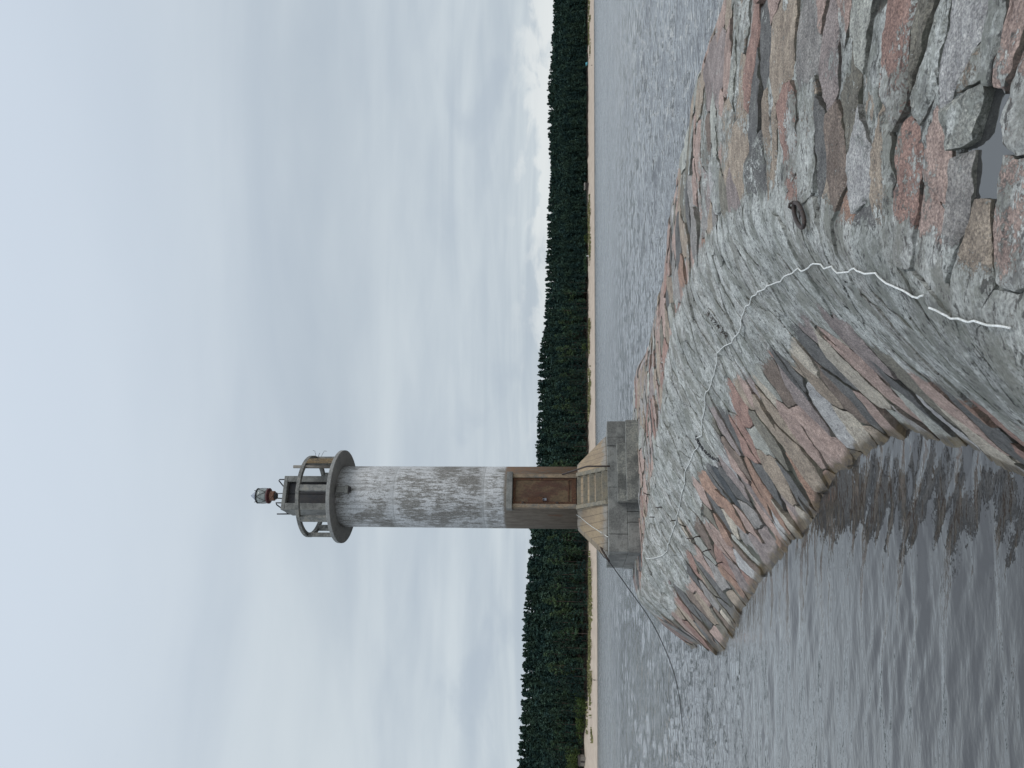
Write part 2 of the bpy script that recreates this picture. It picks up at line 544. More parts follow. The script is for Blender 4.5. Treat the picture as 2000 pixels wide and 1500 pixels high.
for ss, qq in cand:
    lim = 0.33 if rnd.random() < 0.75 else 0.24
    A_ = np.array(accl)
    if np.min(np.hypot(A_[:, 0] - ss, A_[:, 1] - qq / ASP)) < lim: continue
    accl.append((ss, qq / ASP))
    seeds.append((ss, qq, np.array(COL[rnd.choice(pal_top if qq < 0.1 else pal_slope)]) * rnd.uniform(0.85, 1.12), 0, 0))
P2 = np.array([(t[0], t[1] / ASP) for t in seeds])


def clip_poly(poly, p, n):
    """keep the side where (x-p).n <= 0"""
    out = []
    m = len(poly)
    for i in range(m):
        a_, b_ = poly[i], poly[(i + 1) % m]
        da = (a_[0] - p[0]) * n[0] + (a_[1] - p[1]) * n[1]
        db = (b_[0] - p[0]) * n[0] + (b_[1] - p[1]) * n[1]
        if da <= 0: out.append(a_)
        if (da < 0 < db) or (db < 0 < da):
            t = da / (da - db)
            out.append((a_[0] + (b_[0] - a_[0]) * t, a_[1] + (b_[1] - a_[1]) * t))
    return out


cells = []   # polygon in (s, q), colour
for i, t in enumerate(seeds):
    if t[4]: continue
    c0 = P2[i]
    d = np.hypot(P2[:, 0] - c0[0], P2[:, 1] - c0[1])
    nb = [j for j in np.argsort(d)[1:28] if d[j] < 1.6]
    poly = [(c0[0] - .6, c0[1] - .6), (c0[0] + .6, c0[1] - .6), (c0[0] + .6, c0[1] + .6), (c0[0] - .6, c0[1] + .6)]
    for j in nb:
        n_ = P2[j] - c0
        poly = clip_poly(poly, (P2[j] + c0) / 2, n_)
        if len(poly) < 3: break
    if len(poly) < 3: continue
    poly = [(a_, b_ * ASP) for a_, b_ in poly]
    parts = [(poly, t[2])]
    ext = max(p[0] for p in poly) - min(p[0] for p in poly)
    if ext > 0.38 and rnd.random() < (0.12 if t[3] else 0.22):
        # a slab split along its length
        cx = sum(p[0] for p in poly) / len(poly) + rnd.uniform(-.06, .06); cy = sum(p[1] for p in poly) / len(poly)
        an = rnd.gauss(0, 0.13)
        n_ = (math.cos(an), math.sin(an))
        pa = clip_poly(poly, (cx, cy), n_); pb_ = clip_poly(poly, (cx, cy), (-n_[0], -n_[1]))
        c2 = t[2] * rnd.uniform(0.8, 1.15) if t[3] else np.array(COL[rnd.choice(pal_top if t[1] < 0.1 else pal_slope)])
        parts = [(pa, t[2]), (pb_, c2)]
    cells += [p for p in parts if len(p[0]) >= 3]


def band_of(px, py, z, q, tt, l=0.0):
    bn = fbm(px * 0.7, py * 0.7, z * 0.7 + 40, 3) * 0.13 + l * 0.05
    return sstep(-0.22, 0.06, q + bn) * (1 - sstep(0.42, 0.55, tt + bn)) * (q > -0.6)


def in_plinth(x, y, m=2.0):
    c, s_ = math.cos(math.radians(20)), math.sin(math.radians(20))
    dx, dy = x + 3.88, y - 26.4
    return (abs(dx * c + dy * s_) < m) & (abs(-dx * s_ + dy * c) < m)


def make_stones():
    VS = []; VQ = []; VI = []; VE = []; VD = []; VK = []   # s, q, stone, rim distance, drop, side flag
    F4 = []; nv = 0
    cols = []; k_ = 0
    for poly, colr in cells:
        cs = sum(p[0] for p in poly) / len(poly); cq = sum(p[1] for p in poly) / len(poly)
        X, Y = sq_to_xy(np.array([cs]), np.array([cq])); X, Y = X[0], Y[0]
        r = math.hypot(X, Y)
        if Y < 0.9 or abs(math.degrees(math.atan2(X, Y))) > 52 or r > 33 or cs > SMAX - 0.3: continue
        if in_plinth(X, Y, 1.9) or (cs > 30.5 and cq < -1.2): continue
        if (X - 1.0) ** 2 + 0 > 120: continue
        step = min(max(0.0040 * r, 0.011), 0.06)
        pts = []; dcor = []
        m_ = len(poly)
        for i in range(m_):
            a_, b_ = np.array(poly[i]), np.array(poly[(i + 1) % m_])
            L_ = np.linalg.norm(b_ - a_)
            n_ = max(1, int(L_ / step))
            for j in range(n_):
                t = j / n_
                pts.append(a_ + (b_ - a_) * t); dcor.append(min(t, 1 - t) * L_)
        if len(pts) < 6: continue
        pts = np.array(pts); dcor = np.array(dcor)
        c0 = np.array([cs, cq])
        dv = c0 - pts; ln = np.linalg.norm(dv, axis=1)
        rad = ln.mean()
        g0 = rnd.choice([0.0, 0.001, 0.002, 0.004, 0.008]) + 0.0005 * r
        ins = g0 + rnd.uniform(0.004, 0.022) * np.exp(-dcor / 0.05)
        ins = np.minimum(ins, ln * 0.3)
        pts = pts + dv / ln[:, None] * ins[:, None]
        dv = c0 - pts; ln = np.linalg.norm(dv, axis=1)
        K = int(np.clip(rad / step / 1.6, 4, 16))
        f = (np.linspace(0, 1, K + 1)[:-1]) ** 1.35
        n = len(pts)
        # side wall: lower ring, upper ring ; then the top rings
        rings = [(pts, np.zeros(n), 0.17, 1), (pts, np.zeros(n), 0.0, 1)] + [(pts + dv * ff, ln * ff, 0.0, 0) for ff in f]
        for (p, e, dr, sd_) in rings:
            VS.append(p[:, 0]); VQ.append(p[:, 1]); VE.append(e); VD.append(np.full(n, dr)); VK.append(np.full(n, sd_)); VI.append(np.full(n, k_))
        VS.append([cs]); VQ.append([cq]); VE.append([rad]); VD.append([0.0]); VK.append([0]); VI.append([k_])
        i0 = np.arange(n); i1 = (i0 + 1) % n
        for a_ in range(len(rings) - 1):
            if a_ == 1: continue
            F4.append(np.stack([nv + a_ * n + i0, nv + a_ * n + i1, nv + (a_ + 1) * n + i1, nv + (a_ + 1) * n + i0], 1))
        cN = nv + len(rings) * n
        lr_ = nv + (len(rings) - 1) * n
        F4.append(np.stack([lr_ + i0, lr_ + i1, np.full(n, cN), np.full(n, -1)], 1))
        nv = cN + 1
        cols.append(colr); k_ += 1
    s = np.concatenate(VS); q = np.concatenate(VQ); I = np.concatenate(VI).astype(int); e = np.concatenate(VE); drop = np.concatenate(VD); side = np.concatenate(VK)
    nS = k_
    cen_s = np.zeros(nS); cen_q = np.zeros(nS); cnt = np.bincount(I, minlength=nS)
    cen_s = np.bincount(I, s, nS) / cnt; cen_q = np.bincount(I, q, nS) / cnt
    g_ = rng.uniform(0, 1, nS); l_ = rng.uniform(-1, 1, nS)
    o = 0 * s
    ws = s + 0.085 * fbm(s * 1.25, q * 0.9, o + 3.3, 3) + 0.016 * fbm(s * 6.5, q * 4, o + 8.1, 3)
    wq = q + 0.10 * fbm(s * 1.25, q * 0.9, o + 13.3, 3) + 0.030 * fbm(s * 5, q * 4, o + 18.1, 3)
    x, y = sq_to_xy(ws, wq)
    z, _, q_, tt, it = pier_base(x, y)
    rr = np.hypot(x, y)
    band = band_of(x, y, z, q_, tt, l_[I])
    low = sstep(0.8, 0.95, tt)
    off = rng.normal(0, 0.017, nS); t1 = rng.normal(0, 0.055, nS); t2 = rng.normal(0, 0.022, nS)
    calm = 1 - 0.55 * band
    h = (off[I] + t1[I] * (s - cen_s[I]) + t2[I] * (q - cen_q[I])) * calm * (1 + 1.2 * low) + 0.014
    h += 0.012 * fbm(ws * 2.4 + g_[I] * 40, wq * 1.1, g_[I] * 30, 4, 0.5)
    led = fbm(ws * 3.6 + g_[I] * 50, wq * 0.9, g_[I] * 9, 3, 0.5) * 3.0
    fl = np.floor(led)
    h += 0.013 * (1 - 0.85 * band) * (fl + sstep(0.75, 1.0, led - fl)) / 3.0
    # chipped rims
    chip = np.clip(fbm(x * 6, y * 6, z * 6, 3) + 0.25, 0, 1.2)
    bw = 0.010 + 0.045 * chip
    h -= (0.004 + 0.026 * chip) * (1 - sstep(0, 1, e / bw)) * calm
    h += 0.006 * fbm(x * 12, y * 12, z * 12, 4, 0.62)
    h += 0.05 * fbm(x * 0.5, y * 0.5, o + 3, 2)
    V = np.stack([x, y, z + h - drop], 1)
    gap = np.where(side > 0, 0.75, 0.30 * (1 - sstep(0, 0.014, e)))
    gap = gap * (1 - 0.5 * band)
    tl = sstep(0.0, 0.5, fbm(x * 0.9, y * 0.9, o + 90, 3) + 0.35 * l_[I] + 0.22) * (q_ < 0.2)
    farside = sstep(9, 15, rr) * (q_ < 0)
    lich = np.maximum(band * 0.86, tl * (0.36 + 0.38 * g_[I]))
    lich = np.maximum(lich, np.where(q_ < 0.2, 0.26, 0.04 + 0.12 * np.clip(l_[I], 0, 1)))
    lich = np.maximum(lich - 0.25 * farside, 0.03)
    col = np.ones((len(s), 4)); col[:, :3] = np.array(cols)[I]
    st = np.stack([ws, wq, z + h - drop + 0.2 * x], 1)
    Q = np.concatenate(F4)
    tri = Q[:, 3] < 0
    # mixed quads and triangles
    me = bpy.data.meshes.new('stones')
    me.vertices.add(len(V)); me.vertices.foreach_set('co', V.astype(np.float32).ravel())
    ln = np.where(tri, 3, 4); tot = int(ln.sum())
    flat = Q.ravel(); flat = flat[flat >= 0]
    me.loops.add(tot); me.polygons.add(len(Q))
    me.loops.foreach_set('vertex_index', flat.astype(np.int32))
    me.polygons.foreach_set('loop_start', np.concatenate([[0], np.cumsum(ln)[:-1]]).astype(np.int32))
    me.update(calc_edges=True)
    me.polygons.foreach_set('use_smooth', np.full(len(Q), True))
    for an, ty, key, dat in (('stone_col', 'FLOAT_COLOR', 'color', col), ('lichen', 'FLOAT', 'value', lich), ('gap', 'FLOAT', 'value', gap), ('st', 'FLOAT_VECTOR', 'vector', st), ('band', 'FLOAT', 'value', band)):
        at = me.attributes.new(an, ty, 'POINT'); at.data.foreach_set(key, np.ascontiguousarray(dat, dtype=np.float32).ravel())
    me.materials.append(MST)
    me.validate()
    ob = bpy.data.objects.new('stones', me); C.objects.link(ob)
    print('stones', nS, 'verts', len(V))
    return ob


def make_bed():
    nr, na = 800, 640
    r = 1.2 * (33.5 / 1.2) ** (np.arange(nr) / (nr - 1))
    a = np.radians(np.linspace(-46, 52, na))
    RR, AA = np.meshgrid(r, a, indexing='ij')
    px = (RR * np.sin(AA)).ravel(); py = (RR * np.cos(AA)).ravel()
    kq = (pier_base_fast(px, py, nr, na) > -0.75).reshape(nr, na)
    qk = kq[:-1, :-1] & kq[1:, :-1] & kq[1:, 1:] & kq[:-1, 1:]
    idx = np.arange(nr * na).reshape(nr, na)
    quads = np.stack([idx[:-1, :-1][qk], idx[:-1, 1:][qk], idx[1:, 1:][qk], idx[1:, :-1][qk]], 1)[:, ::-1]
    used = np.unique(quads)
    remap = np.full(nr * na, -1); remap[used] = np.arange(len(used))
    quads = remap[quads]; px, py = px[used], py[used]
    z, s, q, tt, it = pier_base(px, py)
    rr = np.hypot(px, py); o = 0 * px
    band = band_of(px, py, z, q, tt)
    n1 = fbm(px * 2.2, py * 2.2, z * 2.2 + 4, 4)
    h = -0.042 + 0.028 * n1
    top = (q < 0.15) * sstep(0.9, 1.5, np.hypot((px - PUD[0]) / 0.30, (py - PUD[1]) / 0.24))
    deep = sstep(0.12, 0.42, fbm(px * 1.9 + 5, py * 1.9, o + 44, 3))
    h = h + top * (1 - deep) * 0.024
    hb_ = -0.010 + 0.034 * n1 + 0.014 * fbm(s * 5, q * 3.4, o + 2, 4, 0.6) + 0.006 * fbm(px * 13, py * 13, z * 13, 3, 0.6)
    ck = fbm(s * 2.6 + 9, q * 0.6, o + 61, 3, 0.6)
    crack = (1 - sstep(0.0, 0.03 + 0.001 * rr, np.abs(ck))) * sstep(-0.08, 0.25, fbm(px * 1.3 + 8, py * 1.3, o + 21, 2)) * band * 0.8
    hb_ = hb_ - 0.05 * crack * (1 - 0.6 * sstep(8, 15, rr))
    h = h + (hb_ - h) * band + 0.05 * fbm(px * 0.5, py * 0.5, o + 3, 2)
    pd = np.hypot((px - PUD[0]) / 0.26, (py - PUD[1]) / 0.20)
    h -= 0.05 * (1 - sstep(0.7, 1.3, pd))
    V = np.stack([px, py, z + h], 1)
    col = np.ones((len(px), 4)); col[:, :3] = (0.17, 0.165, 0.15)
    gap = np.maximum((1 - band) * (0.95 - 0.62 * top * (1 - deep)), crack * 0.9)
    return np_mesh('mortar_bed', V, quads, MST, {'stone_col': ('FLOAT_COLOR', col), 'lichen': ('FLOAT', np.maximum(band * 0.9, 0.12 + 0.55 * top * (1 - deep))), 'gap': ('FLOAT', gap),
                                                 'st': ('FLOAT_VECTOR', np.stack([s, q, z + h + 0.2 * px], 1)), 'band': ('FLOAT', band)})


def pier_base_fast(px, py, nr, na):
    it = inside(px, py, WATERPOLY)
    z = np.full(len(px), -9.0)
    z[it] = 1
    m = ~it & (px > -11) & (px < 9)
    d, _ = near_line(px[m], py[m], WATERPOLY[::3], True)
    z[m] = -0.85 * d
    return z


def stone_mat():
    m, nt, bs = new_mat('lichened_granite'); g = NT(nt)
    pos = g.pos()
    st = g.attr('st', 'Vector'); col = g.attr('stone_col', 'Color')
    lich = g.attr('lichen'); gap = g.attr('gap'); band = g.attr('band')
    grain = g.noise(g.mapv(st, (15, 4.0, 15)), 1.0, 7, 0.62)
    blot = g.noise(pos, 5.0, 6, 0.6)
    speck = g.noise(pos, 60.0, 5, 0.8)
    cryst = g.voro(pos, 70.0).outputs['Distance']
    base = g.mix(0.9, col, g.mix(g.rng(grain, 0.3, 0.7), (0.76, 0.75, 0.75), (1.18, 1.18, 1.17)), 'MULTIPLY')
    base = g.mix(0.8, base, g.mix(g.rng(blot, 0.3, 0.7), (0.74, 0.73, 0.74), (1.22, 1.21, 1.2)), 'MULTIPLY')
    base = g.mix(0.95, base, g.mix(g.rng(speck, 0.3, 0.7), (0.45, 0.45, 0.46), (1.55, 1.54, 1.52)), 'MULTIPLY')
    base = g.mix(0.7, base, g.mix(g.rng(cryst, 0.15, 0.75), (1.25, 1.24, 1.22), (0.78, 0.78, 0.8)), 'MULTIPLY')
    # dark streaky spots
    dk = g.noise(g.mapv(st, (19, 8.5, 16)), 1.0, 6, 0.72)
    base = g.mix(g.math('MULTIPLY', g.rng(dk, 0.63, 0.71), 0.7), base, (0.06, 0.06, 0.058))
    # crust of pale lichen with its own ragged outline
    l1 = g.noise(pos, 6.0, 12, 0.76, 0.2)
    l2 = g.noise(pos, 2.2, 5, 0.6)
    l3 = g.noise(pos, 42.0, 6, 0.78)
    lm = g.math('ADD', g.math('MULTIPLY', l1, 0.6), g.math('MULTIPLY', l3, 0.4))
    thr = g.math('SUBTRACT', 0.66, g.math('MULTIPLY', lich, 0.33))
    lmask = g.rng(g.math('SUBTRACT', lm, thr), -0.012, 0.022)
    lcol = g.mix(g.rng(l2, 0.35, 0.65), (0.34, 0.345, 0.325), (0.58, 0.585, 0.555))
    lcol = g.mix(0.95, lcol, g.mix(g.rng(l3, 0.3, 0.7), (0.40, 0.40, 0.40), (1.5, 1.5, 1.48)), 'MULTIPLY')
    lcol = g.mix(g.math('MULTIPLY', g.rng(grain, 0.50, 0.66), 0.15), lcol, (0.19, 0.195, 0.185))
    mot = g.noise(g.mapv(st, (3.6, 2.4, 3.6)), 1.0, 7, 0.68)
    lcol = g.mix(g.math('MULTIPLY', g.rng(mot, 0.45, 0.58), 0.72), lcol, (0.19, 0.195, 0.165))
    mot2 = g.noise(g.mapv(st, (8, 5, 8), (0, 0, 0), (7, 3, 1)), 1.0, 7, 0.7)
    lcol = g.mix(g.math('MULTIPLY', g.rng(mot2, 0.54, 0.64), 0.6), lcol, (0.13, 0.128, 0.125))
    lcol = g.mix(g.math('MULTIPLY', g.rng(dk, 0.55, 0.61), 0.88), lcol, (0.065, 0.065, 0.062))
    base = g.mix(g.math('MULTIPLY', lmask, 0.92), base, lcol)
    # darker brown to grey green tone in the joints
    gm = g.math('MULTIPLY', g.rng(g.math('ADD', gap, g.math('MULTIPLY', g.math('SUBTRACT', l1, 0.5), 0.9)), 0.45, 0.9), 0.8)
    base = g.mix(gm, base, g.mix(g.rng(l2, 0.4, 0.6), (0.07, 0.06, 0.05), (0.11, 0.115, 0.09)))
    # waterline: algae and scum, a wet foot
    spz = g.n('ShaderNodeSeparateXYZ'); g.link(pos, spz.inputs[0])
    zz = g.math('ADD', spz.outputs[2], g.math('MULTIPLY', g.math('SUBTRACT', l1, 0.5), 0.22))
    pale = g.math('MULTIPLY', g.rng(zz, 0.20, 0.09), 0.12)
    base = g.mix(pale, base, (0.40, 0.36, 0.30))
    wet = g.rng(zz, 0.13, 0.06)
    base = g.mix(g.math('MULTIPLY', wet, 0.9), base, g.mix(g.rng(l1, 0.4, 0.6), (0.15, 0.11, 0.06), (0.045, 0.036, 0.028)))
    g.link(base, bs.inputs['Base Color'])
    g.link(g.mix(wet, (0.9, 0.9, 0.9), (0.3, 0.3, 0.3)), bs.inputs['Roughness'])
    bs.inputs['Specular IOR Level'].default_value = 0.3
    hsum = g.math('ADD', g.math('MULTIPLY', grain, g.math('SUBTRACT', 0.7, g.math('MULTIPLY', band, 0.5))), g.math('MULTIPLY', l1, 1.0))
    hsum = g.math('ADD', hsum, g.math('MULTIPLY', speck, 0.4))
    hsum = g.math('ADD', hsum, g.math('MULTIPLY', lmask, 0.12))
    g.link(g.bump(hsum, 1.0, 0.028), bs.inputs['Normal'])
    return m


pier = empty('stone_pier', (1.5, 9, 0))
tag(pier, 'curved pier of pink, grey and slate stones with a pale lichen band', 'pier')
MST = stone_mat()
sw_b = make_bed(); sw_s = make_stones()
for o_ in (sw_b, sw_s):
    o_.parent = pier
    o_.matrix_parent_inverse = Matrix.Translation((-1.5, -9, 0))
bpy.context.view_layer.update()


def cast(org, d):
    """first hit on the masonry (both meshes sit in world coordinates)"""
    best = None
    for o_ in (sw_b, sw_s):
        ok, loc, nor, _ = o_.ray_cast(org, d)
        if ok and (best is None or (loc - org).length < (best - org).length): best = loc
    return best


def surf(ix, iy, up=0.0):
    out = []
    fb = None
    for a_, b_ in zip(ix, iy):
        p = cast(Vector(EYE), Vector(ray(a_, b_)))
        if p is None: p = Vector(hit_pier([a_], [b_])[0])
        out.append(p + Vector((0, 0, up)))
    return out


def ground(x, y):
    p = cast(Vector((x, y, 8.0)), Vector((0, 0, -1)))
    return p.z if p else float(pier_base(np.array([x]), np.array([y]))[0][0])


def to_pier(o):
    o.parent = pier
    o.matrix_parent_inverse = Matrix.Translation((-1.5, -9, 0))
    return o


# puddle
mw, nt, bs = new_mat('puddle_water'); g = NT(nt)
bs.inputs['Base Color'].default_value = (0.035, 0.035, 0.035, 1); bs.inputs['Roughness'].default_value = 0.02; bs.inputs['IOR'].default_value = 2.4
pb = MB()
pz = max(ground(PUD[0] + dx_, PUD[1] + dy_) for dx_ in (-0.04, 0, 0.04) for dy_ in (-0.03, 0, 0.03)) + 0.055
pb.add([(PUD[0] + 0.30 * math.cos(2 * math.pi * k / 40), PUD[1] + 0.22 * math.sin(2 * math.pi * k / 40), pz) for k in range(40)], [tuple(range(40))])
tag(pb.build('puddle', mw), kind='structure')

# mooring ring with its eye
ra, rb = surf([1556, 1582], [402, 438], 0.02)
d = (rb - ra); L = d.length; d.normalize(); c = (ra + rb) / 2 + Vector((0, 0, 0.012))
side = d.cross(Vector((0, 0, 1))).normalized()
ring = MB()
pts = []
for k in range(28):
    t = 2 * math.pi * k / 28
    pts.append(c + d * (L * 0.52 * math.cos(t)) + side * (0.062 * math.sin(t)) + Vector((0, 0, 0.012 * math.cos(t * 1))))
ring.tube(pts, 0.0165, 10, closed=True)
ro = to_pier(ring.build('mooring_ring', M['rust_dark']))
eb = MB()
p0 = ra - d * 0.012
eb.tube([p0 + side * 0.028 - Vector((0, 0, 0.06)), p0 + side * 0.026 + Vector((0, 0, 0.008)), p0 + side * 0.012 + Vector((0, 0, 0.032)), p0 - side * 0.012 + Vector((0, 0, 0.032)), p0 - side * 0.026 + Vector((0, 0, 0.008)), p0 - side * 0.028 - Vector((0, 0, 0.06))], 0.011, 8)
eo = eb.build('eye_bolt', M['rust_dark']); eo.parent = ro

# eye and chain on the slope
ch = surf([1360, 1365, 1371, 1380, 1392, 1404], [852, 862, 872, 884, 894, 898], 0.015)
cm = MB()
for i in range(len(ch) - 1):
    n_ = 3
    for j in range(n_):
        a = ch[i].lerp(ch[i + 1], j / n_); b = ch[i].lerp(ch[i + 1], (j + 1.25) / n_)
        dd = (b - a).normalized(); sd_ = dd.cross(Vector((0, 0, 1))).normalized()
        if (i * n_ + j) % 2: sd_ = dd.cross(sd_).normalized()
        mid = (a + b) / 2; hl = (b - a).length / 2
        cm.tube([mid + dd * hl * math.cos(2 * math.pi * k / 14) + sd_ * 0.03 * math.sin(2 * math.pi * k / 14) for k in range(14)], 0.009, 6, closed=True)
mch = cm.build('mooring_chain', M['black_iron'])
to_pier(mch)

# rusty iron spikes left in the masonry
spk = [(1270, 968), (1292, 990), (1278, 1010), (1320, 1016), (1340, 1030), (1356, 1052), (1366, 1046), (1388, 1072), (1410, 1096)]
for i, p in enumerate(surf([a for a, b in spk], [b for a, b in spk])):
    mb = MB()
    lean = Vector((rnd.uniform(-0.12, 0.12), rnd.uniform(-0.1, 0.1), 0))
    hgt = rnd.uniform(0.12, 0.20)
    mb.tube([p - Vector((0, 0, 0.08)), p + Vector((0, 0, hgt * 0.5)) + lean * 0.4, p + Vector((0, 0, hgt)) + lean], [0.016, 0.014, 0.012], 7)
    to_pier(mb.build('iron_spike', M['rust_dark']))

# ropes lying on the slope
def rope(name, pts, label, r):
    P = surf([a for a, b in pts], [b for a, b in pts], 0.0)
    out = []
    for i in range(len(P) - 1):
        n_ = max(2, int((P[i + 1] - P[i]).length / 0.04))
        seg = [P[i].lerp(P[i + 1], j / n_) for j in range(n_)]
        out += seg
    out.append(P[-1])
    xs = np.array([p.x for p in out]); ys = np.array([p.y for p in out])
    zs = np.array([ground(x_, y_) for x_, y_ in zip(xs, ys)])
    zs = np.maximum.reduce([zs, np.roll(zs, 1), np.roll(zs, -1)])
    zs = np.maximum(zs, np.convolve(np.pad(zs, 2, mode='edge'), np.ones(5) / 5, 'valid')) + r * 1.1 + 0.006
    mb = MB()
    mb.tube([(xs[i], ys[i], zs[i]) for i in range(len(xs))], [r * (0.9 + 0.055 * math.hypot(xs[i], ys[i])) for i in range(len(xs))], 7)
    return tag(mb.build(name, M['rope']), label, 'rope')


def z12(s, ox, oy, k=2.5):
    return [(ox + a / k, oy + b / k) for a, b in s]


RW = 1
r1 = z12([(1950, 602), (1900, 592), (1840, 588), (1785, 566), (1745, 573), (1700, 555), (1665, 556), (1620, 530), (1578, 502)], 1200, 400)
r2 = z12([(1521, 442), (1505, 455), (1480, 448), (1420, 418), (1350, 385), (1310, 360), (1285, 333), (1240, 337), (1195, 322), (1180, 310), (1160, 327), (1100, 333), (1088, 322), (1070, 300),
          (1040, 312), (1015, 290), (980, 287), (960, 306), (935, 324), (905, 310), (880, 333), (835, 352), (820, 375), (800, 378), (750, 396), (740, 412), (705, 424), (700, 438), (680, 447), (665, 488),
          (645, 495), (635, 530), (622, 563), (630, 590), (600, 640), (580, 668), (540, 690), (505, 725), (505, 770), (480, 850), (470, 890), (445, 940), (447, 990), (430, 1080), (432, 1125), (402, 1140), (415, 1175), (385, 1220),
          (365, 1270), (348, 1305), (348, 1360), (325, 1440), (318, 1490)], 1200, 400)
r2 += z12([(306, 270), (285, 350), (272, 385), (262, 430), (238, 462), (190, 477)], 1200, 900)
rope('rope', r1, 'short white rope end in the near foreground, apart from the long rope', 0.0048)
rope('rope', r2, 'long wavy white rope lying along the pale lichen slope from foreground to lighthouse', 0.0050)

# dark dry tuft in a crack of the pale band
tp = surf([1385, 1392, 1398, 1404, 1412, 1420], [612, 620, 628, 636, 644, 652])
mb = MB()
for p in tp:
    for k in range(26):
        a = rnd.uniform(0, 6.28); l = rnd.uniform(0.03, 0.10)
        q = p + Vector((rnd.uniform(-.05, .05), rnd.uniform(-.05, .05), 0))
        e_ = q + Vector((math.cos(a) * l, math.sin(a) * l, l * rnd.uniform(0.1, 0.6)))
        w_ = Vector((-math.sin(a), math.cos(a), 0)) * 0.006
        mb.add([q - w_, q + w_, e_ + w_ * 0.4, e_ - w_ * 0.4], [(0, 1, 2, 3)])
M['dry'] = weathered('dry_plant', (0.05, 0.032, 0.022), (0.03, 0.028, 0.018), None, 8, 60)
tag(mb.build('dry_plant', M['dry']), 'dark brown dried plant growing in a crack of the pale slope', 'plant')

# ------------------------------------------------------------------ lake
def make_lake():
    nr, na = 1400, 900
    r = 2.2 * (1500 / 2.2) ** (np.arange(nr) / (nr - 1))
    inner = np.radians(np.linspace(-31, 31, na - 120))
    a = np.concatenate([np.radians(np.linspace(-120, -31, 60, endpoint=False)), inner, np.radians(np.linspace(31, 120, 61)[1:])])
    RR, AA = np.meshgrid(r, a, indexing='ij')
    px = (RR * np.sin(AA)).ravel(); py = (RR * np.cos(AA)).ravel(); rr = RR.ravel()
    sp = rr * (math.log(1500 / 2.2) / nr)
    # sheltered cove on the left of the pier
    lee = sstep(11, 30, rr) * sstep(9, 26, py)
    rightside = sstep(2.5, 5.5, px)
    amp = 0.24 + 0.76 * np.maximum(lee, rightside)
    patch = 0.75 + 0.5 * fbm(px / 14, py / 26, px * 0 + 1, 3)
    amp = amp * np.clip(patch, 0.35, 1.4)
    z = np.zeros_like(px)
    for k in range(84):
        lam = 0.22 * (6.5 / 0.22) ** ((k + rng.uniform()) / 84)
        th = R(rng.normal(-100, 38))
        kk = 2 * math.pi / lam
        ph = rng.uniform(0, 6.283)
        sl = 0.034 * (1.0 if lam < 1.0 else (1.0 / lam) ** 0.75)
        fade = np.clip((lam / sp - 2.2) / 2.0, 0, 1)
        z += sl / kk * fade * np.sin(kk * (px * math.cos(th) + py * math.sin(th)) + ph)
    sg = 0.02
    z = z + 0.25 * (z * z / 0.06 - 0.06)
    z *= amp
    # long crested ripples that roll into the cove
    z2 = np.zeros_like(px)
    for k in range(26):
        lam = 0.16 * (1.25 / 0.16) ** ((k + rng.uniform()) / 26)
        th = R(rng.normal(-97, 13)); kk = 2 * math.pi / lam
        z2 += 0.031 / kk * np.clip((lam / sp - 2.2) / 2.0, 0, 1) * np.sin(kk * (px * math.cos(th) + py * math.sin(th)) + rng.uniform(0, 6.283))
    z += z2 * (1 - 0.8 * np.maximum(lee, rightside)) * np.clip(0.75 + 0.9 * fbm(px / 3, py / 2, px * 0 + 7, 2), 0.15, 1.5)
    idx = np.arange(nr * na).reshape(nr, na)
    quads = np.stack([idx[:-1, :-1], idx[1:, :-1], idx[1:, 1:], idx[:-1, 1:]], -1).reshape(-1, 4)[:, ::-1]
    m, nt, bs = new_mat('lake_water'); g = NT(nt)
    pos = g.pos()
    am = g.attr('amp')
    b1 = g.noise(g.mapv(pos, (0.8, 2.2, 1), (0, 0, R(8))), 1.6, 3, 0.55)
    b2 = g.noise(g.mapv(pos, (1, 2.4, 1), (0, 0, R(-14))), 5.5, 3, 0.5)
    h = g.math('ADD', g.math('MULTIPLY', b1, 1.0), g.math('MULTIPLY', b2, 0.30))
    h = g.math('MULTIPLY', h, am)
    g.link(g.bump(h, 1.0, 0.16), bs.inputs['Normal'])
    bs.inputs['Base Color'].default_value = (0.030, 0.029, 0.029, 1)
    gust = g.noise(g.mapv(pos, (0.10, 0.30, 1)), 1.0, 5, 0.62)
    gust2 = g.noise(g.mapv(pos, (0.55, 1.3, 1)), 1.0, 4, 0.6)
    gs = g.rng(g.math('ADD', g.math('MULTIPLY', gust, 0.5), g.math('MULTIPLY', gust2, 0.5)), 0.36, 0.64, 0.7, 1.3)
    g.link(g.math('MULTIPLY', g.attr('rough'), gs), bs.inputs['Roughness'])
    bs.inputs['IOR'].default_value = 1.42
    bs.inputs['Coat Weight'].default_value = 1.0
    bs.inputs['Coat IOR'].default_value = 1.42
    g.link(bs.inputs['Normal'].links[0].from_socket, bs.inputs['Coat Normal'])
    g.link(bs.inputs['Roughness'].links[0].from_socket, bs.inputs['Coat Roughness'])
    o = np_mesh('lake', np.stack([px, py, z], 1), quads, m, {'amp': ('FLOAT', amp), 'rough': ('FLOAT', 0.05 + 0.20 * sstep(20, 160, rr))})
    tag(o, kind='structure')


make_lake()

# ------------------------------------------------------------------ lighthouse
LX, LY = -3.88, 26.4
TH = R(20)
lh = empty('lighthouse', (LX, LY, 1.84), TH)
lh.rotation_euler = (0, R(-0.5), TH)
tag(lh, 'round lighthouse with peeling white paint, concrete gallery and rusty door', 'lighthouse')
Z0 = 1.84


def lp(mb, name, mat, parent=lh):
    """mesh written with world heights, moved into the tower frame"""
    mb.v = [(x, y, z - Z0) for x, y, z in mb.v]
    o = mb.build(name, mat, None)
    o.parent = parent
    return o


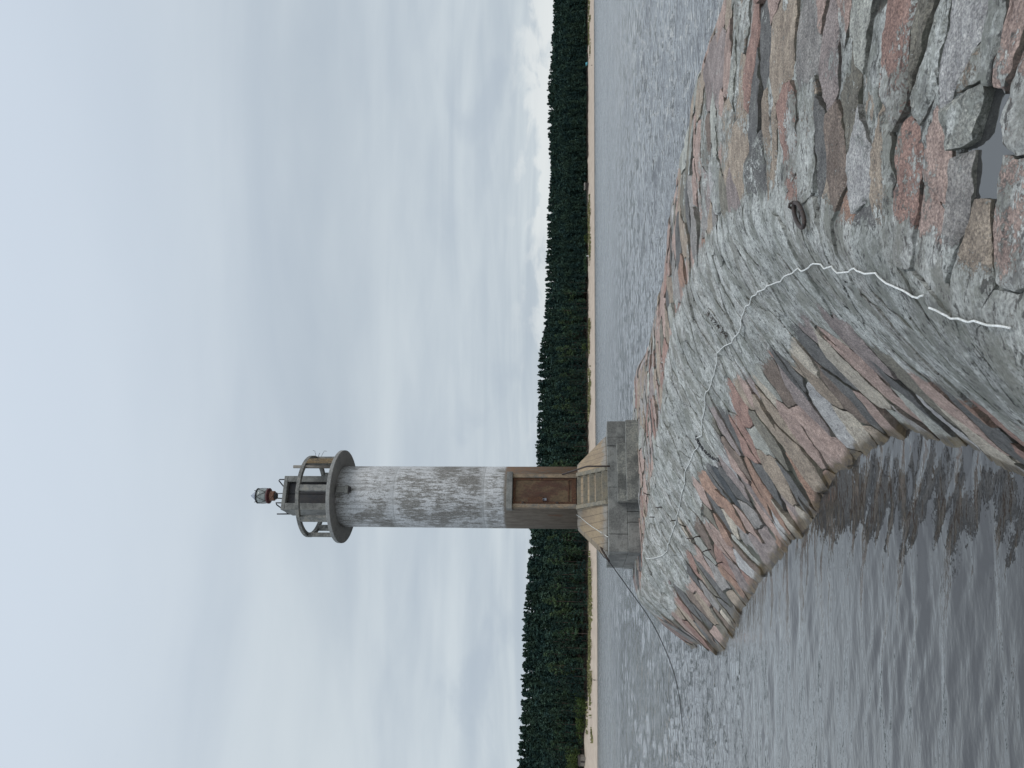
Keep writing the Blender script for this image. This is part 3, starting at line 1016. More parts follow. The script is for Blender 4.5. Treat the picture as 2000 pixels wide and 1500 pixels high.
def sub(mb, name, mat, parent):
    mb.v = [(x, y, z - Z0) for x, y, z in mb.v]
    o = mb.build(name, mat, None); o.parent = parent
    return o


# shaft material: old white paint over concrete, bare stained concrete at the foot
def shaft_mat():
    m, nt, bs = new_mat('peeling_white_paint'); g = NT(nt)
    co = g.objco()
    sp = g.n('ShaderNodeSeparateXYZ'); g.link(co, sp.inputs[0])
    zz = sp.outputs[2]
    big = g.noise(co, 0.9, 4, 0.55)
    st1 = g.noise(g.mapv(co, (7, 7, 0.9)), 1.8, 9, 0.76)
    st2 = g.noise(g.mapv(co, (3.4, 3.4, 0.9)), 6.5, 9, 0.80)
    fine = g.noise(co, 26, 5, 0.7)
    peel = g.math('ADD', g.math('MULTIPLY', st1, 0.5), g.math('MULTIPLY', st2, 0.5))
    peel = g.math('ADD', peel, g.math('MULTIPLY', g.math('SUBTRACT', big, 0.5), 0.42))
    pm = g.rng(peel, 0.465, 0.545)
    white = g.mix(g.rng(fine, 0.35, 0.65), (0.50, 0.505, 0.51), (0.74, 0.745, 0.75))
    bare = g.mix(g.rng(fine, 0.35, 0.65), (0.17, 0.163, 0.15), (0.33, 0.32, 0.30))
    col = g.mix(pm, white, bare)
    drip = g.noise(g.mapv(co, (9, 9, 0.35)), 1.0, 5, 0.65)
    dm = g.math('MULTIPLY', g.rng(drip, 0.50, 0.66), g.rng(zz, 11.99 - Z0 - 2.6, 11.99 - Z0))
    col = g.mix(g.math('MULTIPLY', dm, 0.7), col, (0.15, 0.14, 0.125))
    # rust pin holes
    v = g.voro(g.mapv(co, (1, 1, 1)), 2.3)
    hole = g.rng(v.outputs['Distance'], 0.07, 0.04)
    col = g.mix(g.math('MULTIPLY', hole, 0.75), col, (0.10, 0.085, 0.075))
    # casting joints
    for zj in (9.98 - Z0, 6.92 - Z0):
        j = g.math('ABSOLUTE', g.math('SUBTRACT', zz, g.math('ADD', zj, g.math('MULTIPLY', g.math('SUBTRACT', st2, 0.5), 0.05))))
        col = g.mix(g.rng(j, 0.16, 0.02, 0, 0.45), col, (0.60, 0.61, 0.61))
        col = g.mix(g.rng(j, 0.014, 0.004, 0, 0.4), col, (0.12, 0.12, 0.115))
    # unpainted foot
    foot = g.rng(g.math('ADD', zz, g.math('MULTIPLY', g.math('SUBTRACT', st2, 0.5), 0.28)), 6.28 - Z0, 6.18 - Z0)
    fc = g.mix(g.rng(st1, 0.38, 0.62), (0.17, 0.145, 0.12), (0.25, 0.22, 0.185))
    ob = g.rng(sp.outputs[0], 0.45, 0.85)
    fc = g.mix(g.math('MULTIPLY', ob, g.rng(st2, 0.4, 0.6)), fc, (0.30, 0.16, 0.085))
    rs = g.rng(g.noise(g.mapv(co, (2, 2, 0.6), (0, 0, 0), (3, 1, 0)), 2.2, 5, 0.6), 0.62, 0.72)
    fc = g.mix(g.math('MULTIPLY', rs, 0.5), fc, (0.22, 0.09, 0.04))
    col = g.mix(foot, col, fc)
    g.link(col, bs.inputs['Base Color'])
    bs.inputs['Roughness'].default_value = 0.85
    hsum = g.math('ADD', g.math('MULTIPLY', peel, 1.0), g.math('MULTIPLY', fine, 0.4))
    g.link(g.bump(hsum, 0.5, 0.02), bs.inputs['Normal'])
    return m


M['shaft'] = shaft_mat()
RS = 1.055
mb = MB()
mb.lathe([(RS, 3.78), (RS, 6.9), (RS - 0.004, 6.92), (RS, 6.94), (RS, 9.96), (RS - 0.004, 9.98), (RS, 10.0), (RS, 11.99)], 72)
lp(mb, 'tower_shaft', M['shaft'])

# plinth of two block courses
mb = MB()
HP = 2.12
rows = [(1.30, 2.225, [0.0, 0.22, 0.30, 0.62, 1.0], 0.0), (2.23, 2.82, [0.0, 0.13, 0.48, 0.80, 1.0], 0.02)]
for z0, z1, cuts, ins in rows:
    h = HP - ins
    for f in range(4):
        for i in range(len(cuts) - 1):
            x0 = -h + 2 * h * cuts[i] + 0.006; x1 = -h + 2 * h * cuts[i + 1] - 0.006
            if i == len(cuts) - 2: x1 = h - 0.55 - 0.006
            if x1 - x0 < 0.05: continue
            o_ = rnd.uniform(-0.012, 0.012)
            mb.box(x0, x1, -h + o_, -h + 0.55, z0, z1 - (0.003 if f % 2 else 0), 0.02, rz=f * math.pi / 2)
mb.box(-HP + 0.5, HP - 0.5, -HP + 0.5, HP - 0.5, 1.4, 2.80)
lp(mb, 'plinth', M['concrete'])
mb = MB()
mb.box(-0.60, 1.30, -2.44, -2.11, 1.35, 2.53, 0.018)
mb.box(-0.63, 1.86, -2.78, -2.445, 1.25, 2.26, 0.018)
mb.box(1.31, 1.95, -2.40, -2.115, 1.25, 2.24, 0.02)
lp(mb, 'front_steps', M['concrete_dark'])

# eight sided flared foot
mb = MB()
a8 = 1 / math.cos(math.pi / 8)
mb.lathe([(1.93 * a8, 2.81), (1.93 * a8, 2.86), (1.04 * a8, 3.80), (0.9, 3.81)], 8, smooth=False, phase=math.pi / 8)


def foot_mat():
    m, nt, bs = new_mat('tan_board_marked_concrete'); g = NT(nt)
    co = g.objco()
    n1 = g.noise(co, 2.0, 6, 0.62); n2 = g.noise(co, 14, 6, 0.68)
    sp = g.n('ShaderNodeSeparateXYZ'); g.link(co, sp.inputs[0])
    col = g.mix(g.rng(n1, 0.4, 0.62), (0.37, 0.28, 0.18), (0.29, 0.22, 0.15))
    lowz = g.rng(g.math('ADD', sp.outputs[2], g.math('MULTIPLY', g.math('SUBTRACT', n1, 0.5), 0.6)), 1.20, 1.08)
    col = g.mix(g.math('MULTIPLY', lowz, 0.7), col, (0.27, 0.265, 0.25))
    hi = g.rng(g.math('ADD', sp.outputs[2], g.math('MULTIPLY', g.math('SUBTRACT', n1, 0.5), 0.5)), 1.80, 1.92)
    col = g.mix(g.math('MULTIPLY', hi, 0.6), col, (0.28, 0.265, 0.24))
    dkc = g.rng(n2, 0.56, 0.68)
    rt = g.rng(sp.outputs[0], 0.5, 1.0)
    col = g.mix(g.math('MULTIPLY', dkc, g.math('ADD', 0.35, g.math('MULTIPLY', rt, 0.55))), col, (0.09, 0.085, 0.075))
    wv = g.n('ShaderNodeTexWave', wave_type='BANDS', bands_direction='X')
    g.link(g.mapv(co, (1, 1, 1)), wv.inputs[0]); wv.inputs['Scale'].default_value = 1.5; wv.inputs['Distortion'].default_value = 0.5
    col = g.mix(g.rng(wv.outputs['Fac'], 0.06, 0.0, 0, 0.6), col, (0.12, 0.095, 0.07))
    col = g.mix(0.5, col, g.mix(g.rng(n2, 0.3, 0.7), (0.7, 0.7, 0.7), (1.3, 1.3, 1.3)), 'MULTIPLY')
    g.link(col, bs.inputs['Base Color']); bs.inputs['Roughness'].default_value = 0.9
    g.link(g.bump(g.math('ADD', n1, n2), 0.4, 0.012), bs.inputs['Normal'])
    return m


lp(mb, 'flared_foot', foot_mat())
# stair cut to the door
mb = MB()
zt = [3.80, 3.60, 3.40, 3.20, 3.00]
ys = [-1.16, -1.37, -1.58, -1.79, -2.00]
prev = -0.80
for z1, y1 in zip(zt, ys):
    mb.box(-0.47, 0.47, y1, prev, 2.78, z1, 0.012)
    prev = y1 + 0.004
# low cheeks beside the steps
for sx in (-1, 1):
    xa, xb = (sx * 0.475, sx * 0.60)
    x0, x1 = min(xa, xb), max(xa, xb)
    vs = [(x0, -0.9, 2.79), (x1, -0.9, 2.79), (x1, -0.9, 3.84), (x0, -0.9, 3.84), (x0, -1.12, 3.84), (x1, -1.12, 3.84), (x0, -2.02, 2.90), (x1, -2.02, 2.90), (x0, -2.02, 2.79), (x1, -2.02, 2.79)]
    fs = [(0, 3, 4, 6, 8), (1, 9, 7, 5, 2), (3, 2, 5, 4), (4, 5, 7, 6), (6, 7, 9, 8), (0, 1, 2, 3), (0, 8, 9, 1)]
    mb.add(vs, fs)


def stairs_mat():
    return weathered('worn_stair_concrete', (0.20, 0.185, 0.15), (0.29, 0.25, 0.18), (0.09, 0.085, 0.075), 3.0, 16)


lp(mb, 'stairs', stairs_mat())

# door surround, lintel, door
mb = MB()
yo, yi = -1.13, -0.70
mb.box(-0.56, -0.44, yo, yi, 3.81, 5.93, 0.008)
mb.box(0.44, 0.56, yo, yi, 3.81, 5.93, 0.008)
M['jamb'] = weathered('stained_jamb_concrete', (0.25, 0.19, 0.13), (0.22, 0.20, 0.17), (0.27, 0.16, 0.08), 2.4, 12, (1, 1, 0.5))
lp(mb, 'door_surround', M['jamb'])
mb = MB()
mb.box(-0.62, 0.62, -1.20, -0.75, 5.935, 6.13, 0.012)
lp(mb, 'door_lintel', M['concrete'])
mb = MB()
# recess behind the door leaf
yd = -1.06
mb.box(-0.435, 0.435, yd, yd + 0.05, 3.82, 5.925)
d_ = lp(mb, 'door', M['door'])
mb = MB()
for (x0, x1, z0, z1) in ((-0.434, -0.36, 3.83, 5.92), (0.36, 0.434, 3.83, 5.92), (-0.36, 0.36, 5.84, 5.92), (-0.36, 0.36, 3.83, 3.98), (-0.36, 0.36, 4.06, 4.10)):
    mb.box(x0, x1, yd - 0.025, yd - 0.002, z0, z1, 0.005)
sub(mb, 'door_frame', M['rust'], d_)
mb = MB()
mb.box(-0.40, -0.20, yd - 0.04, yd - 0.027, 4.92, 5.42, 0.004)
sub(mb, 'lock_plate', M['rust'], d_)
mb = MB()
mb.box(-0.33, -0.25, yd - 0.075, yd - 0.041, 4.80, 4.87, 0.008)
mb.tube([(-0.315, yd - 0.058, 4.87), (-0.315, yd - 0.058, 4.91), (-0.29, yd - 0.058, 4.93), (-0.265, yd - 0.058, 4.91), (-0.265, yd - 0.058, 4.87)], 0.008, 6)
sub(mb, 'padlock', M['zinc'], d_)
for zh in (4.42, 5.55):
    mb = MB(); mb.box(-0.42, -0.36, yd - 0.06, yd - 0.026, zh, zh + 0.08, 0.004)
    sub(mb, 'hinge', M['rust_dark'], d_)

# hand rail
def loc_of(p):
    v = Vector(p) - Vector((LX, LY, 0))
    v.rotate(Matrix.Rotation(-TH, 3, 'Z'))
    return (v.x, v.y, p[2])


h0 = at_y(1186, 910, 24.35); h1 = at_y(1146, 910, 24.35); h2 = at_y(1099, 925.6, 25.4)
mb = MB()
mb.tube([loc_of((h0[0], h0[1], 2.75)), loc_of(h0), loc_of(h1 - np.array([0, 0, 0.03])), loc_of(h1 + (h2 - h1) * 0.04), loc_of(h2)], 0.028, 8)
lp(mb, 'hand_rail', M['rust_dark'])

# drain spout near the top
mb = MB()
mb.box(-0.11, 0.11, -1.20, -1.0, 11.62, 11.93, 0.02, jit=0.006)
mb.box(-0.135, 0.135, -1.24, -1.0, 11.50, 11.615, 0.012)
spo = lp(mb, 'drain_spout', M['concrete'])
mb = MB(); mb.box(-0.095, 0.095, -1.215, -1.03, 11.46, 11.498)
sub(mb, 'spout_mouth_dark', M['black_iron'], spo)  # solid black block, its colour stands in for shade inside the opening

# gallery
mb = MB()
mb.lathe([(1.0, 11.985), (1.57, 11.985), (1.60, 12.0), (1.62, 12.0), (1.62, 12.11), (1.60, 12.125), (0.3, 12.13)], 80, smooth=False)
lp(mb, 'gallery_floor', M['concrete_pale'])
for k in range(8):
    a = k * math.pi / 4
    mb = MB()
    mb.box(-0.105, 0.105, -1.42, -1.29, 12.12, 13.125, 0.012, jit=0.004)
    o = lp(mb, 'gallery_post', M['concrete_mid'])
    o.rotation_euler = (0, 0, a)
mb = MB()
n_ = 80
pr = [(1.285, 13.13), (1.43, 13.13), (1.43, 13.245), (1.285, 13.245), (1.285, 13.13)]
mb.lathe(pr, n_, smooth=False, cap=False)
lp(mb, 'gallery_rail', M['concrete_mid'])
M['plate'] = weathered('rust_stained_concrete', (0.22, 0.15, 0.075), (0.14, 0.11, 0.075), (0.30, 0.22, 0.12), 5, 20)
mb = MB()
mb.box(-0.14, 0.15, -1.46, -1.425, 12.14, 13.11, 0.01)
o = lp(mb, 'rusty_panel', M['plate']); o.rotation_euler = (0, 0, math.pi / 4)
# scaffold pole leaning on the rail and loose wires
mb = MB()
mb.tube([(0.80, -1.06, 12.13), (0.80, -1.08, 13.55)], 0.055, 10)
lp(mb, 'pole', M['wood'])
mb = MB()
mb.tube([(1.36, -0.1, 13.2), (1.48, -0.15, 13.16), (1.60, -0.18, 13.2), (1.62, -0.2, 13.27)], 0.006, 5)
lp(mb, 'loose_wire', M['rust_dark'])
mb = MB()
mb.tube([(1.44, 0.1, 13.05), (1.56, 0.05, 12.98), (1.66, 0.02, 12.92), (1.64, 0.0, 12.82)], 0.006, 5)
lp(mb, 'loose_wire', M['rust_dark'])
mb = MB()
mb.tube([(0.95, -1.48, 12.6), (1.1, -1.42, 12.58), (1.25, -1.22, 12.63)], 0.008, 5)
lp(mb, 'loose_wire', M['rust_dark'])

# lantern room: walls round a doorway, roof slab
mb = MB()
hb_ = 0.59; t_ = 0.12
mb.box(-hb_, -0.365, -hb_, -hb_ + t_, 12.12, 13.89)
mb.box(0.39, hb_, -hb_, -hb_ + t_, 12.12, 13.89)
mb.box(-hb_, -hb_ + t_, -hb_ + t_ + 0.001, hb_, 12.12, 13.89)
mb.box(hb_ - t_, hb_, -hb_ + t_ + 0.001, hb_, 12.12, 13.89)
mb.box(-hb_ + t_ + 0.001, hb_ - t_ - 0.001, hb_ - t_, hb_ - 0.002, 12.12, 13.89)
mb.box(-hb_ - 0.004, hb_ + 0.004, -hb_ - 0.004, hb_ + 0.004, 13.892, 14.03, 0.02, jit=0.004)
lr = lp(mb, 'lantern_room', M['concrete'])
mb = MB()
for (x0, x1) in ((-0.36, -0.02), (0.0, 0.38)):
    mb.box(x0, x1, -0.40, -0.37, 12.14, 13.885)
sub(mb, 'doorway_dark_panel', M['black_iron'], lr)  # black panels added across the doorway, standing in for the room's inner shade
# roof hoops and rod
def vloc(dx, dz, back=0.0):
    """offset dx to the right as seen from the pier"""
    a = math.atan2(LX, LY)
    v = Vector((dx * math.cos(a), -dx * math.sin(a) * -1 * -1, 0))
    v = Vector((dx, 0, 0)); v.rotate(Matrix.Rotation(-R(12), 3, 'Z'))
    return (v.x, v.y + back, dz)


for (pts) in (((0.50, 14.0), (0.50, 14.27), (0.46, 14.29), (0.22, 14.06), (0.20, 14.0)), ((-0.33, 14.0), (-0.33, 14.29), (-0.37, 14.31), (-0.56, 14.10), (-0.57, 14.0))):
    mb = MB()
    if pts[0][0] > 0: P = [(x, -0.42, z) for x, z in pts]
    else: P = [(x, -0.42 + 0.75 * (-x - 0.33) / 0.24, z) for x, z in pts]
    mb.tube(P, 0.022, 8)
    lp(mb, 'roof_hoop', M['black_iron'])
mb = MB(); mb.tube([(-0.56, 0.42, 13.95), (-0.57, 0.42, 14.55)], 0.024, 8)
lp(mb, 'roof_rod', M['black_iron'])

# beacon lamp on four legs
mb = MB()
mb.lathe([(0.245, 14.80), (0.255, 14.84), (0.262, 15.0), (0.255, 15.12), (0.22, 15.14)], 36)
bl = lp(mb, 'beacon', M['glass'])
mb = MB(); mb.lathe([(0.10, 14.80), (0.13, 14.9), (0.13, 15.05), (0.09, 15.12)], 20)
sub(mb, 'lens', M['zinc'], bl)
mb = MB()
for k in range(5):
    a0 = k * math.pi / 2.5; a1 = a0 + math.pi / 5
    for aa in ((a0, a1), (a0, a0 - math.pi / 5)):
        P = []
        for j in range(5):
            t = j / 4; an = aa[0] + (aa[1] - aa[0]) * t
            rr_ = 0.266 + 0.006 * math.sin(t * math.pi)
            P.append((rr_ * math.cos(an), rr_ * math.sin(an), 14.80 + 0.335 * t))
        mb.tube(P, 0.0075, 5)
mb.lathe([(0.268, 15.13), (0.275, 15.15), (0.275, 15.165), (0.2, 15.17)], 36)
for k in range(4):
    a = k * math.pi / 2 + 0.5
    mb.tube([(0.27 * math.cos(a), 0.27 * math.sin(a), 15.14), (0.29 * math.cos(a), 0.29 * math.sin(a), 15.21)], 0.012, 5)
sub(mb, 'guard_cage', M['black_iron'], bl)
mb = MB(); mb.lathe([(0.19, 15.168), (0.19, 15.23), (0.165, 15.235), (0.15, 15.26), (0.008, 15.43)], 28)
sub(mb, 'cap', M['zinc'], bl)
mb = MB(); mb.lathe([(0.20, 14.68), (0.255, 14.72), (0.275, 14.73), (0.275, 14.785), (0.25, 14.797)], 36)
sub(mb, 'red_flange', M['red_metal'], bl)
mb = MB(); mb.lathe([(0.15, 14.53), (0.175, 14.55), (0.175, 14.66), (0.195, 14.678)], 28)
mb.tube([(0.0, -0.17, 14.56), (-0.07, -0.22, 14.56), (-0.10, -0.19, 14.62)], 0.02, 6)
sub(mb, 'copper_drum', M['copper'], bl)
mb = MB(); mb.lathe([(0.12, 14.47), (0.125, 14.48), (0.125, 14.528)], 24)
sub(mb, 'collar', M['black_iron'], bl)
for k in range(4):
    a = k * math.pi / 2 + math.pi / 4 - 0.25
    mb = MB(); mb.tube([(0.15 * math.cos(a), 0.15 * math.sin(a), 14.0), (0.11 * math.cos(a), 0.11 * math.sin(a), 14.475)], 0.014, 6)
    sub(mb, 'lamp_leg', M['black_iron'], bl)

# rusty iron bar bolted to the plinth and its black cable running out to the water
def tower_rope(name, pts, mat, r, label, cat):
    mb = MB(); mb.tube(pts, r, 7)
    return tag(mb.build(name, mat), label, cat)


b0, b1 = at_y(1163, 1058, 25.6), at_y(1186, 1092, 24.3)
b0[2] = 3.10
mb = MB()
mb.tube([loc_of(b0), loc_of((b0 + b1) / 2 + np.array([0, 0, 0.03])), loc_of(b1 + np.array([-0.05, 0, -0.03]))], 0.035, 7)
lp(mb, 'iron_bar', M['rust_dark'])
cp = [(1170, 1074, 25.0), (1180, 1089, 24.4), (1188, 1095, 24.3), (1228, 1150, 24.6), (1270, 1210, 25.2), (1300, 1270, 26.0), (1318, 1320, 26.9)]
CP = [at_y(*c) for c in cp]
d1 = ray(1328, 1370); CP.append(EYE + d1 * ((3.4 - 0.06) / -d1[2]))
d1 = ray(1332, 1410); CP.append(EYE + d1 * ((3.4 - 0.02) / -d1[2]))
d1 = ray(1334, 1440); CP.append(EYE + d1 * ((3.4 + 0.06) / -d1[2]))
Pd = spline(CP, 0.3)
tower_rope('cable', [tuple(p) for p in Pd], M['black_iron'], 0.014, 'thin black cable slanting from the lighthouse plinth down into the lake', 'cable')

# white line over the flared foot
zw = [(1205, 840), (1240, 862), (1290, 905), (1350, 950), (1420, 995), (1470, 1028), (1489, 1040)]
P = []
pi8 = math.pi / 8
for a, b in zw:
    x_, y_ = 860 + a / 4.545, 820 + b / 4.545
    # march to the flared foot
    d = ray(x_, y_)
    for t in np.linspace(23.0, 27, 1600):
        p = EYE + d * t
        l = loc_of(p); zl = p[2]
        if zl < 2.83: break
        ap = 1.04 + (1.93 - 1.04) * (3.80 - min(zl, 3.80)) / 0.94
        mxa = max(l[0] * math.cos(k * math.pi / 4) + l[1] * math.sin(k * math.pi / 4) for k in range(8))
        if mxa < ap + 0.012: break
    P.append(tuple(p))
P2 = [tuple(p) for p in spline(P, 0.1)]
tower_rope('rope', P2, M['rope'], 0.012, 'thin white line draped over the tan sloping foot of the lighthouse', 'rope')

# ------------------------------------------------------------------ far shore
shore = np.array([(-1200, 480), (-700, 390), (-400, 345), (-250, 326), (-162, 323), (-97, 326), (-21, 441), (45, 484), (119, 512), (283, 567), (470, 640), (800, 800), (1400, 1150)], float)
shore = spline([(-1200, 480), (-700, 390), (-400, 345), (-250, 326), (-165, 323), (-100, 332), (-60, 385), (-21, 438), (45, 480), (119, 512), (283, 567), (470, 640), (800, 800), (1400, 1150)], 4)
# skyline of the wood in the photo: (U, V)
skU = np.array([-900, -200, 0, 200, 300, 380, 440, 610, 700, 800, 860, 940, 1100, 1200, 1300, 1400, 1500, 1800, 2400])
skV = np.array([1010, 1006, 1012, 1020, 1022, 1030, 1033, 1047, 1050, 1052, 1062, 1066, 1070, 1078, 1082, 1080, 1080, 1085, 1090])


def canopy_top(px, py):
    U = 750 + 1500 * px / py
    V = np.interp(U, skU, skV)
    dep = py
    return 3.4 + (1151 - V) / 1500 * dep


BACK = 95.0


def shore_y(x): return np.interp(x, shore[:, 0], shore[:, 1])


def land_z(px, py):
    d = py - shore_y(px)
    sl = np.interp(px, [-165, -110, -30], [1.0, 1.0, 0.82])
    tree = np.interp(px, [-260, -160, -140, -100, 300], [38, 38, 30, 26, 30])
    bz = np.interp(px, [-260, -165, -145, -110, -20, 300], [6.2, 5.6, 4.2, 3.5, 4.0, 4.4])
    z = np.where(d < tree, bz * np.clip(d / tree, -0.5, 1) ** 1.0, 0)
    back = canopy_top(px, py) - 15.0
    t = np.clip((d - tree) / BACK, 0, 1)
    z2 = bz + (np.maximum(back, bz) - bz) * (0.35 * t + 0.65 * t * t)
    z = np.where(d < tree, z, z2)
    return z, d, tree


def make_land():
    xs = np.concatenate([np.linspace(-1200, -300, 50, endpoint=False), np.linspace(-300, 420, 500, endpoint=False), np.linspace(420, 1400, 50)])
    ds = np.concatenate([np.linspace(-12, 45, 90, endpoint=False), np.linspace(45, 160, 40, endpoint=False), np.linspace(160, 2600, 30)])
    X, D = np.meshgrid(xs, ds, indexing='ij')
    Y = shore_y(X.ravel()).reshape(X.shape) + D
    z, d, tree = land_z(X.ravel(), Y.ravel())
    z = z + fbm(X.ravel() * 0.12, Y.ravel() * 0.12, X.ravel() * 0, 3) * 0.5 * sstep(4, 14, d)
    # nothing behind may rise above the wood
    z = np.where(d > 160, np.minimum(z, 18), z)
    idx = np.arange(X.size).reshape(X.shape)
    quads = np.stack([idx[:-1, :-1], idx[1:, :-1], idx[1:, 1:], idx[:-1, 1:]], -1).reshape(-1, 4)
    edge = np.clip((d - tree) / 4 + 0.5, 0, 1)
    m, nt, bs = new_mat('sand_and_forest_floor'); g = NT(nt)
    pos = g.pos()
    f = g.attr('forest'); dd = g.attr('inland')
    n1 = g.noise(pos, 0.25, 5, 0.6); n2 = g.noise(pos, 2.0, 5, 0.6)
    sand = g.mix(g.rng(n1, 0.35, 0.65), (0.43, 0.345, 0.27), (0.49, 0.40, 0.315))
    wet = g.rng(dd, 1.6, 0.4)
    sand = g.mix(g.math('MULTIPLY', wet, 0.75), sand, (0.20, 0.165, 0.14))
    fl = g.mix(g.rng(n2, 0.4, 0.6), (0.05, 0.045, 0.03), (0.09, 0.07, 0.045))
    col = g.mix(g.rng(g.math('ADD', f, g.math('MULTIPLY', g.math('SUBTRACT', n2, 0.5), 0.7)), 0.4, 0.6), sand, fl)
    g.link(col, bs.inputs['Base Color']); bs.inputs['Roughness'].default_value = 0.95
    o = np_mesh('beach', np.stack([X.ravel(), Y.ravel(), z], 1), quads, m, {'forest': ('FLOAT', edge), 'inland': ('FLOAT', d)})
    tag(o, kind='structure')


make_land()

# ---- tree models
def foliage_mat(name, a, b):
    m, nt, bs = new_mat(name); g = NT(nt)
    pos = g.pos()
    n1 = g.noise(pos, 0.12, 3, 0.6); n2 = g.noise(pos, 0.9, 3, 0.6)
    col = g.mix(g.rng(n1, 0.36, 0.64), a, b)
    col = g.mix(0.8, col, g.mix(g.rng(n2, 0.3, 0.7), (0.55, 0.55, 0.55), (1.5, 1.5, 1.4)), 'MULTIPLY')
    g.link(col, bs.inputs['Base Color']); bs.inputs['Roughness'].default_value = 0.75
    bs.inputs['Specular IOR Level'].default_value = 0.15
    return m


M['fol'] = foliage_mat('pine_needles', (0.030, 0.066, 0.058), (0.066, 0.108, 0.056))
M['fol3'] = foliage_mat('light_pine_needles', (0.045, 0.088, 0.066), (0.085, 0.125, 0.06))
M['fol2'] = foliage_mat('spruce_needles', (0.024, 0.054, 0.050), (0.044, 0.076, 0.052))
M['leaf'] = foliage_mat('bush_leaves', (0.055, 0.09, 0.03), (0.085, 0.12, 0.04))
M['bark'] = weathered('pine_bark', (0.075, 0.055, 0.045), (0.12, 0.085, 0.065), None, 1, 6, (1, 1, 0.3))
M['dune'] = foliage_mat('dune_grass_blades', (0.16, 0.17, 0.08), (0.22, 0.21, 0.11))


def leaf_cloud(centres, radii, n, size, seed):
    """many leaf sized triangles through the volume of each clump"""
    r_ = np.random.default_rng(seed)
    V = []; F = []
    k = 0
    for c, rad in zip(centres, radii):
        p = r_.normal(size=(n, 3)); p /= np.linalg.norm(p, axis=1)[:, None]
        p *= (r_.uniform(0.35, 1, n) ** 0.6)[:, None] * np.array(rad)
        p += np.array(c)
        d1 = r_.normal(size=(n, 3)); d1 /= np.linalg.norm(d1, axis=1)[:, None]
        d2 = r_.normal(size=(n, 3)); d2 -= (d1 * d2).sum(1)[:, None] * d1; d2 /= np.linalg.norm(d2, axis=1)[:, None]
        s = size * r_.uniform(0.6, 1.3, n)[:, None]
        V.append(np.stack([p - d1 * s * 0.5 - d2 * s * 0.3, p + d1 * s * 0.5 - d2 * s * 0.3, p + d2 * s * 0.6], 1).reshape(-1, 3))
        F.append(np.arange(n * 3).reshape(-1, 3) + k); k += n * 3
    return np.concatenate(V), np.concatenate(F)


def crown_pts(kind, h, seed):
    r_ = np.random.default_rng(seed)
    cs = []; rs = []
    if kind == 'pine':
        base = r_.uniform(0.14, 0.34)
        for i in range(32):
            t = base + (0.97 - base) * (i + r_.uniform()) / 32
            rad = (1 - ((t - base) / (1 - base)) ** 1.6) * r_.uniform(0.5, 1) * h * 0.135 + 0.15
            a = r_.uniform(0, 6.283)
            cs.append((math.cos(a) * rad, math.sin(a) * rad, t * h)); k = r_.uniform(0.6, 1.15) * (1.15 - 0.55 * (t - base) / (1 - base))
            rs.append((k * 1.1, k * 1.1, k * 0.62))
    else:
        for i in range(30):
            t = 0.10 + 0.88 * (i + r_.uniform()) / 30
            rad = (1 - t) * r_.uniform(0.55, 1) * h * 0.15 + 0.05
            a = r_.uniform(0, 6.283)
            k = (1.12 - t) * r_.uniform(0.7, 1.2) * 1.35
            cs.append((math.cos(a) * rad, math.sin(a) * rad, t * h)); rs.append((k, k, k * 0.6))
        cs.append((0, 0, h * 0.985)); rs.append((0.16, 0.16, 0.7))
    return cs, rs


def trunk_mb(h, r, seed, top=0.92):
    q = random.Random(seed)
    mb = MB()
    P = []; ra = []
    bx, by = q.uniform(-.3, .3), q.uniform(-.3, .3)
    for i in range(6):
        t = i / 5
        P.append((bx * t * t, by * t * t, -0.8 + (h * top + 0.8) * t)); ra.append(r * (1 - 0.8 * t))
    mb.tube(P, ra, 7)
    for i in range(7):
        t = q.uniform(0.3, 0.85); a = q.uniform(0, 6.28); l = q.uniform(0.8, 1.9)
        z = h * top * t
        mb.tube([(bx * t * t, by * t * t, z), (bx * t * t + math.cos(a) * l, by * t * t + math.sin(a) * l, z + l * 0.25)], [r * 0.25, r * 0.08], 5)
    return mb


def mesh_of(name, V, F, mat):
    o = np_mesh(name, V, F, mat, smooth=False)
    me = o.data
    bpy.data.objects.remove(o)
    return me


variants = []
for i in range(10):
    kind = 'spruce' if i in (4, 5, 9) else 'pine'
    h = [17.5, 19.5, 16, 18.5, 19, 16, 20.5, 14.5, 17, 17.5][i]
    cs, rs = crown_pts(kind, h, 100 + i)
    V, F = leaf_cloud(cs, rs, 36, 0.62, 200 + i)
    cme = mesh_of('crown', V, F, M[['fol', 'fol3', 'fol2', 'fol', 'fol2', 'fol2', 'fol3', 'fol', 'fol2', 'fol2'][i]])
    to = trunk_mb(h, 0.22, 300 + i).build('trunk', M['bark'])
    tme = to.data; bpy.data.objects.remove(to)
    V2, F2 = leaf_cloud(cs, [tuple(np.array(r_) * 1.1) for r_ in rs], 11, 1.2, 400 + i)
    variants.append((kind, h, cme, tme, V2, F2))

